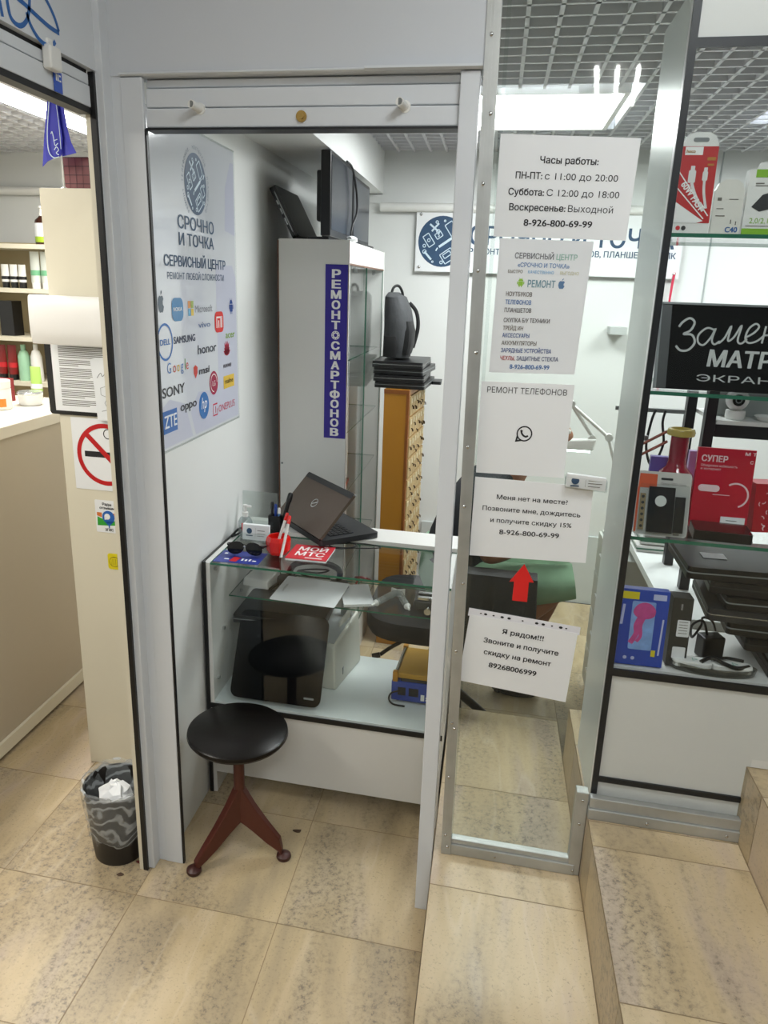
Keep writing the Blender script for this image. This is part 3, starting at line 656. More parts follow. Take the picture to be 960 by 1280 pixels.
t, fr, wd, ht = sheet('opening_hours_notice', 'white sheet with opening hours taped highest on the glass screen', ((-.017, 1.956), (.257, 1.947), (.251, 1.757), (-.017, 1.760)), paper)
it = []
for b_, b2, y, x0, x1, xs in (('Часы работы:', '', .765, .305, .725, None), ('ПН-ПТ:', 'с 11:00 до 20:00', .610, .135, .88, .350), ('Суббота:', 'С 12:00 до 18:00', .450, .09, .905, .375), ('Воскресенье:', 'Выходной', .300, .105, .875, .545), ('8-926-800-69-99', '', .150, .225, .735, None)):
    if b2: it += [(b_, x0, y, .0125, xs-x0-.02, dict(al='l', bold=.012)), (b2, xs, y, .0125, x1-xs, dict(al='l'))]
    else: it += [(b_, x0, y, .0125, x1-x0, dict(al='l', bold=.012))]
lines(t, fr, wd, ht, it)
t, fr, wd, ht = sheet('services_notice', 'pale narrow sheet listing repair services below the opening hours on the glass', ((-.003, 1.757), (.188, 1.754), (.177, 1.483), (-.006, 1.478)), film)
c_ = lambda h: mat('print_'+h.strip('#'), h, .4, var=.05)
for body, x, y, h, wi, kw, col in (('СЕРВИСНЫЙ', .18, .880, .011, .42, dict(al='l', bold=.012), '#6d6f74'), ('ЦЕНТР', .63, .880, .011, .22, dict(al='l', bold=.012), '#8fb6a8'),
        ('«СРОЧНО И ТОЧКА»', .5, .815, .0085, .56, dict(bold=.01), '#5f84b4'), ('БЫСТРО', .12, .765, .006, .16, dict(al='l', bold=.01), '#7a7466'), ('КАЧЕСТВЕННО', .34, .765, .006, .28, dict(al='l', bold=.01), '#7fb0d6'), ('ВЫГОДНО', .69, .765, .006, .2, dict(al='l', bold=.01), '#c9c7a8'),
        ('РЕМОНТ', .5, .680, .014, .30, dict(bold=.012), '#6a8f9c'), ('НОУТБУКОВ', .12, .600, .0085, .29, dict(al='l', bold=.012), '#6b625c'), ('ТЕЛЕФОНОВ', .12, .540, .0085, .29, dict(al='l', bold=.012), '#2f65a6'),
        ('ПЛАНШЕТОВ', .12, .480, .0085, .30, dict(al='l', bold=.012), '#4f4a48'), ('СКУПКА Б/У ТЕХНИКИ', .12, .405, .0085, .52, dict(al='l', bold=.012), '#55504e'), ('ТРЕЙД ИН', .12, .345, .0085, .23, dict(al='l', bold=.012), '#6a6258'),
        ('АКСЕССУАРЫ', .12, .290, .0085, .31, dict(al='l', bold=.012), '#3a568c'), ('АККУМУЛЯТОРЫ', .12, .232, .0085, .40, dict(al='l', bold=.012), '#6a655e'), ('ЗАРЯДНЫЕ УСТРОЙСТВА', .12, .175, .0085, .58, dict(al='l', bold=.012), '#35508a'),
        ('ЧЕХЛЫ,', .12, .115, .0085, .17, dict(al='l', bold=.012), '#a8383a'), ('ЗАЩИТНЫЕ СТЕКЛА', .31, .115, .0085, .48, dict(al='l', bold=.012), '#4a5578'), ('8-926-800-69-99', .47, .050, .0095, .46, dict(bold=.012), '#3a68a2')):
    lines(t, fr, wd, ht, [(body, x, y, h, wi, kw)], c_(col))
m = MB(fr); android(m, .27*wd, .685*ht, .010, 0); obj('green_robot_emblem', m, c_('#8ab83c'), t)
m = MB(fr); apple(m, .72*wd, .682*ht, .010, 0); obj('apple_emblem', m, c_('#56779c'), t)
t, fr, wd, ht = sheet('phone_repair_notice', 'squarish white sheet headed phone repair, on the glass under the services sheet', ((-.021, 1.458), (.180, 1.461), (.177, 1.253), (-.019, 1.250)), paper)
lines(t, fr, wd, ht, [('РЕМОНТ ТЕЛЕФОНОВ', .5, .915, .0125, .86, dict())])
m = MB(fr); cx, cy = .515*wd, .46*ht; m.ring((cx, cy, 0), .0175, .003, 32); m.poly([(cx-.0165, cy-.005, 0), (cx-.0195, cy-.0195, 0), (cx-.0045, cy-.0165, 0), (cx-.008, cy-.0135, 0), (cx-.0145, cy-.0145, 0), (cx-.0135, cy-.006, 0)])
m.ribbon([(cx-.007, cy+.006), (cx-.006, cy+.001), (cx-.001, cy-.005), (cx+.006, cy-.007)], .004, 0, 4); m.ribbon([(cx-.009, cy+.0075), (cx-.0045, cy+.0045)], .004, 0); m.ribbon([(cx+.0035, cy-.0065), (cx+.0085, cy-.0045)], .004, 0)
obj('chat_emblem', m, ink, t)
t, fr, wd, ht = sheet('absence_notice', 'white sheet offering a 15 percent discount by phone, on the glass above the red arrow', ((-.020, 1.240), (.244, 1.238), (.246, 1.057), (-.021, 1.048)), paper)
lines(t, fr, wd, ht, [('Меня нет на месте?', .50, .775, .0105, .60, dict(bold=.006)), ('Позвоните мне, дождитесь', .50, .625, .0105, .83, dict(bold=.006)), ('и получите скидку 15%', .505, .480, .0105, .69, dict(bold=.006)), ('8-926-800-69-99', .50, .335, .0115, .51, dict(bold=.006))])
t, fr, wd, ht = sheet('nearby_notice', 'tilted sheet in a punched plastic pocket, lowest on the glass screen', ((-.010, .897), (.247, .879), (.237, .694), (-.027, .716)), paper, off=.0005)
lines(t, fr, wd, ht, [('Я рядом!!!', .515, .845, .0125, .38, dict(bold=.012)), ('Звоните и получите', .515, .675, .0125, .69, dict(bold=.012)), ('скидку на ремонт', .50, .505, .0125, .62, dict(bold=.012)), ('89268006999', .475, .325, .0130, .44, dict(bold=.012))])
m = MB(fr); g = .03*wd
m.poly([(-.004, ht-.004, -.0009), (wd+.004, ht-.004, -.0009), (wd+.004, ht+.017, -.0009), (-.004, ht+.017, -.0009)]); pk = obj('punched_strip', m, mat('clear_plastic_strip', '#dfe0e6', .3, var=.03), t)
m = MB(fr)
for f_, r0 in ((.10, .0018), (.145, .0032), (.22, .0022), (.30, .0034), (.365, .0034), (.49, .0020), (.62, .0034), (.68, .0034), (.76, .0020), (.84, .0036), (.89, .002)): m.disc((f_*wd, ht+.0075, -.0004), r0*1.25, 14, r2=r0*.85)
obj('punch_hole', m, ink, pk)
t = thing('red_arrow', 'red paper arrow pointing up, on the glass between the two lowest notices', 'arrow', .105, 1.695, .95)
m = MB(); m.prism([(.0875, .946), (.1225, .946), (.1225, .9965), (.1335, .9965), (.1085, 1.040), (.0775, .9925), (.0885, .9945)], 1.6925, 1.6945, 1); obj('paper_arrow', m, mat('red_paper', '#d01512', .55, var=.03), t)
# business card holder stuck to the pane
t = thing('business_card_holder', 'small clear business card holder stuck on the glass right of the phone repair sheet', 'card holder', .225, 1.69, 1.24)
m = MB(); m.hexa([(.180, 1.676, 1.236), (.270, 1.676, 1.231), (.270, 1.6955, 1.231), (.180, 1.6955, 1.236), (.180, 1.668, 1.262), (.270, 1.668, 1.257), (.270, 1.6955, 1.257), (.180, 1.6955, 1.262)]); obj('tray', m, clear, t)
m = MB(); m.hexa([(.183, 1.680, 1.238), (.267, 1.680, 1.233), (.267, 1.694, 1.233), (.183, 1.694, 1.238), (.183, 1.676, 1.268), (.267, 1.676, 1.263), (.267, 1.690, 1.263), (.183, 1.690, 1.268)]); cd = obj('card_stack', m, paper, t)
m = MB(F(W(.225, 1.6772, 1.2505), FX, UP)); m.disc((-.024, .003, 0), .0085, 20); m.rect(-.034, -.015, -.0105, -.0075); obj('card_emblem', m, navy, cd)
m = MB(F(W(.225, 1.6772, 1.2505), FX, UP)); m.rect(-.002, -.0014, -.010, .010); m.rect(.004, .032, .004, .0055); m.rect(.004, .034, -.002, -.0005); m.rect(.004, .03, -.009, -.0075); obj('card_lettering', m, greyink, cd)

# ================================================================== STOOL AND BIN
t = thing('stool', 'small round black topped stool on three rust brown legs in the kiosk doorway', 'stool', -.655, 1.785, 0)
rust = mat('rust_brown_metal_paint', '#4e1f14', .38, var=.15, scale=20); seatm = mat('black_lacquered_wood', '#0f0b09', .3, spec=.3, var=.35, scale=14, bump=.08, detail=6)
SC = (-.648, 1.782)
m = MB(); m.lathe([(.02, .394), (.118, .394), (.140, .399), (.1465, .408), (.145, .417), (.138, .4215), (.02, .423), (.0005, .423)], (SC[0], SC[1], 0), 56); obj('seat', m, seatm, t, smooth=True)
m = MB(); m.tube([(SC[0], SC[1], .395), (SC[0], SC[1], .37)], .034, 20); m.tube([(SC[0], SC[1], .38), (SC[0], SC[1], .115)], .0165, 20); obj('column', m, rust, t, smooth=True)
for fx, fy in ((-.752, 1.664), (-.512, 1.782), (-.735, 1.945)):
    d = Vector((fx-SC[0], fy-SC[1], 0)); L_ = d.length; d.normalize(); n_ = Vector((-d.y, d.x, 0))
    m = MB(lambda a, b, c, d=d, n_=n_: W(SC[0]+d.x*a+n_.x*b, SC[1]+d.y*a+n_.y*b, c))
    def sec(a, zt, zb, wd): return [(a, -wd, zb), (a, wd, zb), (a, wd*.8, zt), (a, -wd*.8, zt)]
    m.rings([sec(.004, .235, .112, .0165), sec(.016, .220, .106, .0165), sec(.045, .172, .085, .0155), sec(.085, .118, .052, .0140), sec(.125, .070, .026, .0125), sec(L_-.004, .034, .010, .0115)])
    lg_ = obj('leg', m, rust, t, bevel=.003)
    m = MB(); m.lathe([(.0, 0), (.020, 0), (.0225, .005), (.0215, .012), (.012, .019), (.0, .020)], (fx, fy, 0), 20); obj('foot', m, mat('dark_rust_foot', '#3a1812', .4, var=.15), lg_, smooth=True)
BX, BY = -1.005, 1.702
t = thing('waste_bin', 'small black waste bin lined with a clear bag beside the white door post', 'bin', BX, BY, 0)
m = MB(); prof = [(.0, .002), (.070, .002), (.074, 0), (.078, .03), (.090, .225), (.094, .232), (.090, .233), (.086, .225), (.072, .02), (.0, .012)]; m.lathe(prof, (BX, BY, 0), 32); obj('bucket', m, mat('black_bin_plastic', '#17120f', .4, var=.2, scale=30), t, smooth=True)
rnd = random.Random(5); n = 48; rs = []
wob = [rnd.uniform(-1, 1) for _ in range(n)]; wob2 = [rnd.uniform(-1, 1) for _ in range(n)]
def wv_(k, i, a): return a*(wob[(i*1+k*7) % n]*.5+sin(i*2*pi/n*5+k)*.6+wob2[(i*3+k*5) % n]*.3)
for k, (r_, z) in enumerate(((.080, .07), (.0865, .085), (.0895, .12), (.094, .16), (.099, .20), (.1005, .235), (.0985, .246), (.090, .243), (.084, .215), (.078, .15))):
    rs.append([(BX+(r_+wv_(k, i, .0035))*cos(2*pi*i/n), BY+(r_+wv_(k, i, .0035))*sin(2*pi*i/n), z+wv_(k+3, i, .007 if k in (0, 5, 6) else .003)) for i in range(n)])
bagm = bpy.data.materials.new('thin_clear_bag'); bagm.use_nodes = True; nt = bagm.node_tree; b = nt.nodes['Principled BSDF']
b.inputs['Base Color'].default_value = lin('#cdd3d6'); b.inputs['Roughness'].default_value = .18
tr = nt.nodes.new('ShaderNodeBsdfTransparent'); mx = nt.nodes.new('ShaderNodeMixShader'); nz = nt.nodes.new('ShaderNodeTexWave'); nz.bands_direction = 'Z'; nz.inputs['Scale'].default_value = 1.6; nz.inputs['Distortion'].default_value = 14; nz.inputs['Detail'].default_value = 2.5; nz.inputs['Detail Scale'].default_value = 1.3
mr = nt.nodes.new('ShaderNodeMapRange'); mr.inputs[1].default_value = .55; mr.inputs[2].default_value = 1.0; mr.inputs[3].default_value = .16; mr.inputs[4].default_value = .55
nt.links.new(nz.outputs['Fac'], mr.inputs[0]); nt.links.new(mr.outputs[0], mx.inputs[0]); nt.links.new(tr.outputs[0], mx.inputs[1]); nt.links.new(b.outputs[0], mx.inputs[2]); nt.links.new(mx.outputs[0], nt.nodes['Material Output'].inputs[0])
m = MB(); m.rings(rs, cap=False); obj('liner_bag', m, bagm, t, smooth=True)
m = MB(); m.lathe([(.0862, .222), (.083, .16), (.078, .10), (.05, .085), (.0005, .08)], (BX, BY, 0), 32, cap=False); obj('liner_inside', m, mat('grey_bag_film', '#9fb0b6', .3, var=.2, scale=14), t, smooth=True)
m = MB(); rs = []
rnd = random.Random(2)
for j in range(9): rs.append([(BX+.012+(.052*sin(pi*(j+.05)/8.1)*(1+.28*rnd.uniform(-1, 1)))*cos(2*pi*i/14), BY-.02+(.045*sin(pi*(j+.05)/8.1)*(1+.28*rnd.uniform(-1, 1)))*sin(2*pi*i/14), .195-.052*cos(pi*j/8)*(1+.2*rnd.uniform(-1, 1))) for i in range(14)])
m.rings(rs); tag(obj('crumpled_tissue', m, paper), 'crumpled white tissue lying in the waste bin', 'tissue')
m = MB(); rnd = random.Random(4)
def debris(u, v, r, lab, mt):
    m = MB(); k = 7; m.rings([[(u+r*(1+.5*rnd.uniform(-1, 1))*cos(2*pi*i/k), v+.6*r*(1+.5*rnd.uniform(-1, 1))*sin(2*pi*i/k), z) for i in range(k)] for z in (.0003, .003)])
    tag(obj('dry_leaf', m, mt), lab, 'leaf')
leafm = mat('dry_brown_leaf', '#4a3626', .7, var=.3, scale=60)
debris(-.50, 1.90, .013, 'dry brown leaf scrap on the tiles behind the stool', leafm); debris(-.955, 1.605, .010, 'dark leaf scrap on the floor in front of the waste bin', leafm); debris(-.924, 1.66, .008, 'tiny reddish leaf scrap between the bin and the door post', mat('reddish_leaf', '#6a2f2a', .7))

# ================================================================== ON THE COUNTER
def laptop_open(): pass
ZT = .8248
lapm = mat('brown_anodised_lid', '#5e5147', .32, .35, var=.06, scale=20)
t = thing('laptop', 'half open brown lidded laptop turned away on the counter top', 'laptop', -.58, 2.42, .839)
A_ = Vector((-.712, 2.452, .8405)); B_ = Vector((-.545, 2.262, .8405))
hx = (B_-A_).normalized(); wdt = .325; C_ = (A_+B_)/2; A_ = C_-hx*wdt*.43; 
bd = Vector((-hx.y, hx.x, 0))                        # from the hinge towards the keyboard edge
def LF(a, b, c): p = A_+hx*a+bd*b+Vector((0, 0, c)); return W(p.x, p.y-0*K*p.x, p.z)
m = MB(LF); m.rrect(0, wdt, 0, .225, .010, 0, .018); obj('keyboard_base', m, mat('charcoal_laptop_body', '#232427', .4, var=.1, scale=40), t)
m = MB(LF)
for r_ in range(5):
    for c in range(14): x0 = .028+c*.0193; y0 = .052+r_*.0185; m.box(x0, x0+.0165, y0, y0+.0155, .018, .0205)
obj('keys', m, blackp, t)['kind'] = 'stuff'
m = MB(LF); m.rect(.115, .205, .155, .210, .0184); obj('touchpad', m, darkg, t)
la = R(47)
def LD(a, b, c): return LF(a, .004+b*cos(la)-c*sin(la), .018+b*sin(la)+c*cos(la))
m = MB(LD); m.rrect(0, wdt, 0, .188, .008, 0, .010); ld = obj('lid', m, lapm, t)
m = MB(LD); m.rrect(.001, wdt-.001, .168, .1885, .006, -.0005, .0112); obj('lid_strip', m, darkg, ld)
m = MB(LD); m.rect(.012, wdt-.012, .015, .18, -.0004); obj('screen', m, mat('dark_screen', '#0b0c10', .12, var=.05), ld)
m = MB(LD); m.ring((wdt*.5, .097, .0104), .017, .003, 28); m.ribbon([(wdt*.5-.010, .091), (wdt*.5+.010, .103)], .004, .0105); obj('lid_emblem', m, chrome, ld)
m = MB(); m.tube([(-.52, 2.315, .8280), (-.43, 2.322, .8280), (-.40, 2.29, .8280), (-.45, 2.25, .828), (-.49, 2.28, .828), (-.42, 2.315, .8280), (-.36, 2.32, .8280), (-.32, 2.30, .828), (-.40, 2.27, .828), (-.54, 2.25, .828)], .0022, 6, smooth=6); tag(obj('laptop_cable', m, blackp, smooth=True), 'thin black cable looped on the counter beside the laptop', 'cable')
def pot(u, v):
    t = thing('pen_cup', 'bright red cup standing on the counter glass beside the sunglasses', 'cup', u, v, ZT)
    m = MB(rig(u, v, ZT)); m.rings([[(r_*cos(a), r_*sin(a), z) for a in [2*pi*i/8+pi/8 for i in range(8)]] for r_, z in ((.030, 0), (.037, .012), (.040, .045), (.036, .058), (.031, .060), (.032, .045), (.028, .012), (.005, .010))]); obj('cup', m, red, t, bevel=.003)
    return t
pot(-.632, 2.160)
def pen(u0, v0, z0, u1, v1, z1, label, body, capc, r=.0045):
    t = thing('pen', label, 'pen', u0, v0, z0); a = Vector((u0, v0, z0)); b = Vector((u1, v1, z1))
    m = MB(); m.tube([a, a.lerp(b, .82)], r, 10); obj('barrel', m, body, t, smooth=True)
    m = MB(); m.tube([a.lerp(b, .80), a.lerp(b, .97), b], [r*1.25, r*1.2, r*.7], 10); obj('cap', m, capc, t, smooth=True)
pen(-.640, 2.155, .838, -.608, 2.185, .955, 'white pen with red cap leaning left in the red cup', whitep, red)
pen(-.610, 2.112, .8295, -.598, 2.178, .948, 'long white pencil with red end leaning against the outside of the red cup', whitep, red)
t = thing('pen_holder', 'square black pen holder behind the red cup on the counter', 'pen holder', -.690, 2.325, ZT)
m = MB(); m.box(-.710, -.670, 2.305, 2.3335, ZT, ZT+.003)
for a in ((-.710, -.707, 2.305, 2.3335), (-.673, -.670, 2.305, 2.3335), (-.707, -.673, 2.305, 2.308), (-.707, -.673, 2.3305, 2.3335)): m.box(*a, ZT+.003, ZT+.075)
obj('cup', m, blackp, t)
pen(-.702, 2.318, .83, -.700, 2.322, .945, 'black pen with white clip at the left of the black pen holder', blackp, blackp); pen(-.690, 2.318, .83, -.688, 2.322, .938, 'dark blue pen in the middle of the black pen holder', mat('blue_plastic', '#1f3f8f', .35), mat('blue_plastic', '#1f3f8f', .35)); pen(-.680, 2.320, .83, -.676, 2.324, .925, 'light blue pen at the right of the black pen holder', mat('pale_blue_plastic', '#5b86b8', .35), whitep)
pen(-.677, 2.326, .83, -.640, 2.345, .975, 'thick black marker leaning towards the laptop in the pen holder', blackp, blackp, .0075)
t = thing('sanitizer_bottle', 'clear pump bottle with white top behind the card stand on the counter', 'bottle', -.790, 2.345, ZT)
m = MB(); m.lathe([(.0005, 0), (.022, 0), (.024, .004), (.024, .05), (.018, .062), (.010, .068)], (-.790, 2.3, ZT), 20); obj('bottle', m, glass('frosted_clear_plastic', '#e3e8ea', .8, .08, .25), t, smooth=True)
m = MB(); m.lathe([(.010, .066), (.011, .082), (.006, .084), (.006, .098), (.0075, .1), (.0075, .108), (.0005, .11)], (-.790, 2.3, ZT), 16); m.box(-.793, -.768, 2.296, 2.304, ZT+.1, ZT+.106); obj('pump', m, whitep, t)
m = MB(); m.box(-.795, -.784, 2.2745, 2.276, ZT+.025, ZT+.05); obj('label', m, redp, t)
t = thing('card_stand', 'clear stand of business cards behind the sunglasses on the counter', 'card stand', -.737, 2.25, ZT)
m = MB(); m.box(-.788, -.686, 2.236, 2.285, ZT, ZT+.004); m.box(-.788, -.686, 2.236, 2.239, ZT+.004, ZT+.030); m.box(-.788, -.785, 2.239, 2.285, ZT+.004, ZT+.035); m.box(-.689, -.686, 2.239, 2.285, ZT+.004, ZT+.035); m.box(-.788, -.686, 2.282, 2.285, ZT+.004, ZT+.062); obj('tray', m, clear, t)
m = MB(); m.hexa([(-.783, 2.245, ZT+.005), (-.691, 2.245, ZT+.005), (-.691, 2.26, ZT+.005), (-.783, 2.26, ZT+.005), (-.783, 2.252, ZT+.055), (-.691, 2.252, ZT+.055), (-.691, 2.267, ZT+.055), (-.783, 2.267, ZT+.055)]); cd = obj('card_stack', m, paper, t)
cf = F(W(-.737, 2.2445, ZT+.005), FX, Vector((0, .007, .05))); m = MB(cf); m.disc((-.022, .030, .0006), .0095, 20); m.rect(-.034, -.010, .013, .016, .0006); obj('card_emblem', m, navy, cd)
m = MB(cf); m.rect(-.001, -.0005, .010, .042, .0006); m.rect(.006, .032, .032, .034, .0006); m.rect(.006, .034, .022, .0235, .0006); m.rect(.006, .030, .014, .0155, .0006); obj('card_lettering', m, greyink, cd)
t = thing('acrylic_stand', 'upright clear acrylic leaflet stand on the counter by the left wall', 'stand', -.78, 2.345, .8388)
m = MB(); m.hexa([(-.825, 2.37, .8388), (-.700, 2.37, .8388), (-.700, 2.373, .8388), (-.825, 2.373, .8388), (-.832, 2.40, ZT+.128), (-.703, 2.40, ZT+.128), (-.703, 2.403, ZT+.128), (-.832, 2.403, ZT+.128)]); m.box(-.825, -.700, 2.34, 2.37, .8388, .8418); obj('panel', m, glass('acrylic_sheet', '#eef2f0', .9, .07, .05), t)
m = MB(); m.tube([(-.825, 2.26, ZT+.006), (-.815, 2.30, ZT+.02), (-.800, 2.325, ZT+.016), (-.812, 2.30, ZT+.005), (-.826, 2.262, ZT+.004)], .004, 8, smooth=5); tag(obj('black_strap', m, blackp, smooth=True), 'short black strap loop at the left rear corner of the counter', 'strap')
# sunglasses on a blue leaflet
t = thing('leaflet', 'dark blue printed leaflet under the sunglasses on the counter glass', 'leaflet', -.73, 2.09, ZT)
lfr = rig(-.735, 2.088, ZT, 3); m = MB(lfr); m.box(-.072, .072, -.052, .052, 0, .0012); obj('sheet', m, mat('dark_blue_print', '#2b3a92', .35, var=.1, scale=20), t)
m = MB(lfr)
for a in ((-.045, -.03, -.028, -.02), (.010, .016, -.03, -.012), (.022, .028, -.03, -.016), (.034, .040, -.03, -.012), (.046, .058, -.03, -.022), (-.06, -.05, .02, .03)): m.rect(*a, .0016)
obj('white_print', m, whiteink, t); m = MB(lfr); m.poly([(-.025, -.04, .0015), (-.002, -.042, .0015), (.004, -.005, .0015), (-.02, .0, .0015)]); obj('red_print', m, redp, t)
t = thing('sunglasses', 'black sunglasses lying folded on the blue leaflet', 'sunglasses', -.728, 2.115, ZT+.0012)
sgf = rig(-.728, 2.108, ZT+.0013, 2)
lens = mat('black_lens', '#060607', .1, var=.1)
for sx in (-1, 1):
    m = MB(lambda a, b, c: sgf(a, b, c)); pts = [(sx*(.030+.028*cos(a)*(1 if abs(cos(a)) < .9 else .98)), .0, .023+.021*sin(a)-(.003*cos(a))) for a in [2*pi*i/22 for i in range(22)]]
    m.rings([[(p[0], -.0035+.14*(p[2])*.4, p[2]) for p in pts], [(p[0], .0005+.14*(p[2])*.4, p[2]) for p in pts]]); obj('lens', m, lens, t, bevel=.001)
    m = MB(sgf); m.tube([(sx*.057, .004, .030), (sx*.062, .03, .026), (sx*.030, .060, .012), (-sx*.04, .066, .005)], .0028, 8, smooth=5); obj('temple', m, blackp, t, smooth=True)
m = MB(sgf); m.tube([(-.008, .001, .026), (0, .0, .030), (.008, .001, .026)], .0025, 8, smooth=4); obj('bridge', m, chrome, t, smooth=True)
# red booklet
t = thing('booklet', 'small red booklet with large white lettering lying on the counter glass', 'booklet', -.53, 2.175, ZT)
bfr = rig(-.530, 2.178, ZT, 2); m = MB(bfr); m.box(-.064, .066, -.066, .064, 0, .006); obj('pages', m, paper, t)
m = MB(bfr); m.box(-.065, .067, -.067, .065, .006, .0075); obj('cover', m, mat('red_cover', '#c8303a', .4, var=.05), t)
m = MB(bfr); m.text('МОЙ', .004, .010, h=.034, w=.092, z=.008, bold=.012); m.text('МТС', .004, -.036, h=.034, w=.092, z=.008, bold=.012); m.rect(-.005, .05, -.056, -.050, .008); obj('lettering', m, whiteink, t)
m = MB(bfr); m.rings([[(-.055+.13*a, -.062+.006*sin(8*a), .0082), (-.055+.13*a, -.066, .0015), (-.055+.13*a, -.082, .0012), (-.055+.13*a, -.082, .0005)] for a in [i/8 for i in range(9)]], closed=False, cap=False); obj('sleeve_edge', m, clear, t)

# ================================================================== INSIDE THE COUNTER
ZB = .3455
t = thing('floor_scale', 'black glass bathroom scale leaning on its edge inside the counter front', 'scale', -.61, 2.06, ZB)
th_ = R(60)
def SCL(a, b, c): return W(-.613+a, 2.034+b*cos(th_)-c*sin(th_)*-1, ZB+.002+b*sin(th_)+c*cos(th_)*-1+.016)
m = MB(SCL); m.rrect(-.153, .150, 0, .285, .026, 0, .006); obj('glass_top', m, mat('black_tempered_glass', '#0c0d0f', .12, var=.1, spec=.06), t)
m = MB(SCL); m.rrect(-.135, .132, .02, .265, .02, .006, .018); obj('body', m, darkg, t)
m = MB(SCL); m.rect(.095, .128, .022, .028, -.0006); obj('lettering_mark', m, greyp, t)
t = thing('printer', 'off white printer with paper feed guides standing inside the counter behind the scale', 'printer', -.55, 2.29, ZB)
pw = mat('off_white_printer_plastic', '#cfcfc4', .45, var=.04)
m = MB(); m.hexa([(-.76, 2.20, ZB), (-.44, 2.185, ZB), (-.395, 2.42, ZB), (-.76, 2.43, ZB), (-.755, 2.215, ZB+.155), (-.45, 2.20, ZB+.155), (-.405, 2.41, ZB+.20), (-.755, 2.42, ZB+.20)]); obj('body', m, pw, t, bevel=.008)
m = MB(); m.hexa([(-.50, 2.215, ZB+.154), (-.455, 2.212, ZB+.154), (-.418, 2.40, ZB+.193), (-.50, 2.40, ZB+.193), (-.50, 2.215, ZB+.160), (-.455, 2.212, ZB+.160), (-.418, 2.40, ZB+.201), (-.50, 2.40, ZB+.201)]); obj('tray', m, mat('grey_printer_tray', '#aeb4b4', .4), t)
m = MB(); m.hexa([(-.464, 2.36, ZB+.195), (-.422, 2.36, ZB+.195), (-.42, 2.375, ZB+.195), (-.464, 2.375, ZB+.195), (-.464, 2.395, ZB+.275), (-.440, 2.395, ZB+.262), (-.440, 2.402, ZB+.262), (-.464, 2.402, ZB+.275)]); obj('paper_guide', m, mat('grey_printer_tray', '#aeb4b4', .4), t, bevel=.003)
m = MB(); m.hexa([(-.458, 2.30, ZB+.178), (-.452, 2.30, ZB+.178), (-.415, 2.402, ZB+.202), (-.425, 2.402, ZB+.202), (-.462, 2.31, ZB+.19), (-.452, 2.31, ZB+.19), (-.415, 2.405, ZB+.235), (-.425, 2.405, ZB+.235)]); obj('side_guide', m, pw, t, bevel=.002)
m = MB(); m.prism([(2.245, ZB+.03), (2.30, ZB+.035), (2.30, ZB+.06), (2.245, ZB+.055)], -.438, -.4285, 0); obj('side_port', m, greyp, t)
def closed_laptop(name, label, u, v, z, rz, wd, dp, th, body, rim, group=None, rx=0, ry=0):
    t = thing(name, label, 'laptop', u, v, z, group); f = rig(u, v, z, rz, rx, ry)
    m = MB(f); m.rrect(-wd/2, wd/2, -dp/2, dp/2, .012, .001, th*.55); obj('base', m, body, t)
    m = MB(f); m.rrect(-wd/2+.001, wd/2-.001, -dp/2+.001, dp/2-.001, .012, th*.58, th*.42); obj('lid', m, body, t)
    m = MB(f); m.rrect(-wd/2-.0006, wd/2+.0006, -dp/2-.0006, dp/2+.0006, .012, th*.50, th*.09); obj('rim', m, rim, t)
    return t
closed_laptop('laptop', 'black closed laptop lying under the glass shelf inside the counter', -.640, 2.285, ZB+.220, 4, .31, .24, .026, blackp, greyp)
m = MB(); m.box(-.74, -.51, 2.25, 2.40, ZB+.203, ZB+.2195); tag(obj('cardboard_box', m, mat('brown_cardboard', '#8a6f50', .7, var=.1)), 'flat cardboard box between the printer and the black laptop in the counter', 'box')
t = thing('screen_separator', 'blue electric screen separating plate with yellow top inside the counter, right side', 'repair tool', -.19, 2.29, ZB)
sf = lambda a, b, c: W(-.250+a+.06*b, 2.165+b, ZB+c)
blu = mat('blue_machine_paint', '#1c3f9c', .35, var=.08); yel = mat('yellow_silicone_plate', '#b58a2e', .45, var=.1, scale=20)
m = MB(sf); m.box(0, .15, 0, .20, .008, .078); obj('body', m, blu, t, bevel=.004)
m = MB(sf); m.box(.018, .15, .004, .196, .088, .106); obj('heat_plate', m, yel, t, bevel=.003)
m = MB(sf); m.box(.004, .020, -.004, .012, .078, .112); m.box(.004, .020, .19, .206, .078, .112); obj('rail_block', m, mat('orange_block', '#b8801f', .4), t)
m = MB(sf); m.tube([(.012, 0, .104), (.012, .2, .104)], .0055, 10); obj('rail', m, chrome, t, smooth=True)
m = MB(sf); m.box(.03, .15, .004, .19, .078, .088); obj('spacer', m, darkg, t)
m = MB(sf); m.box(.022, .048, -.002, .001, .030, .058); m.box(.058, .09, -.002, .001, .030, .058); obj('socket', m, black, t)
m = MB(sf); m.rect(.10, .145, 0, 0); m = MB(F(sf(.098, -.0012, .018), FX, UP)); m.rect(.0, .012, 0, .022); m.rect(.016, .05, .002, .006); m.rect(.016, .046, .010, .014); obj('panel_print', m, whiteink, t)
m = MB(sf); 
for q in (.02, .09, .13): m.lathe([(.006, 0), (.006, .009)], (q, .02, 0), 10)
obj('rubber_foot', m, black, t)
m = MB(sf); m.tube([(.03, -.001, .045), (.004, -.012, .04), (-.006, -.004, .012), (.012, -.02, .004), (.05, -.022, .003)], .003, 8, smooth=6); obj('power_cord', m, blackp, t, smooth=True)
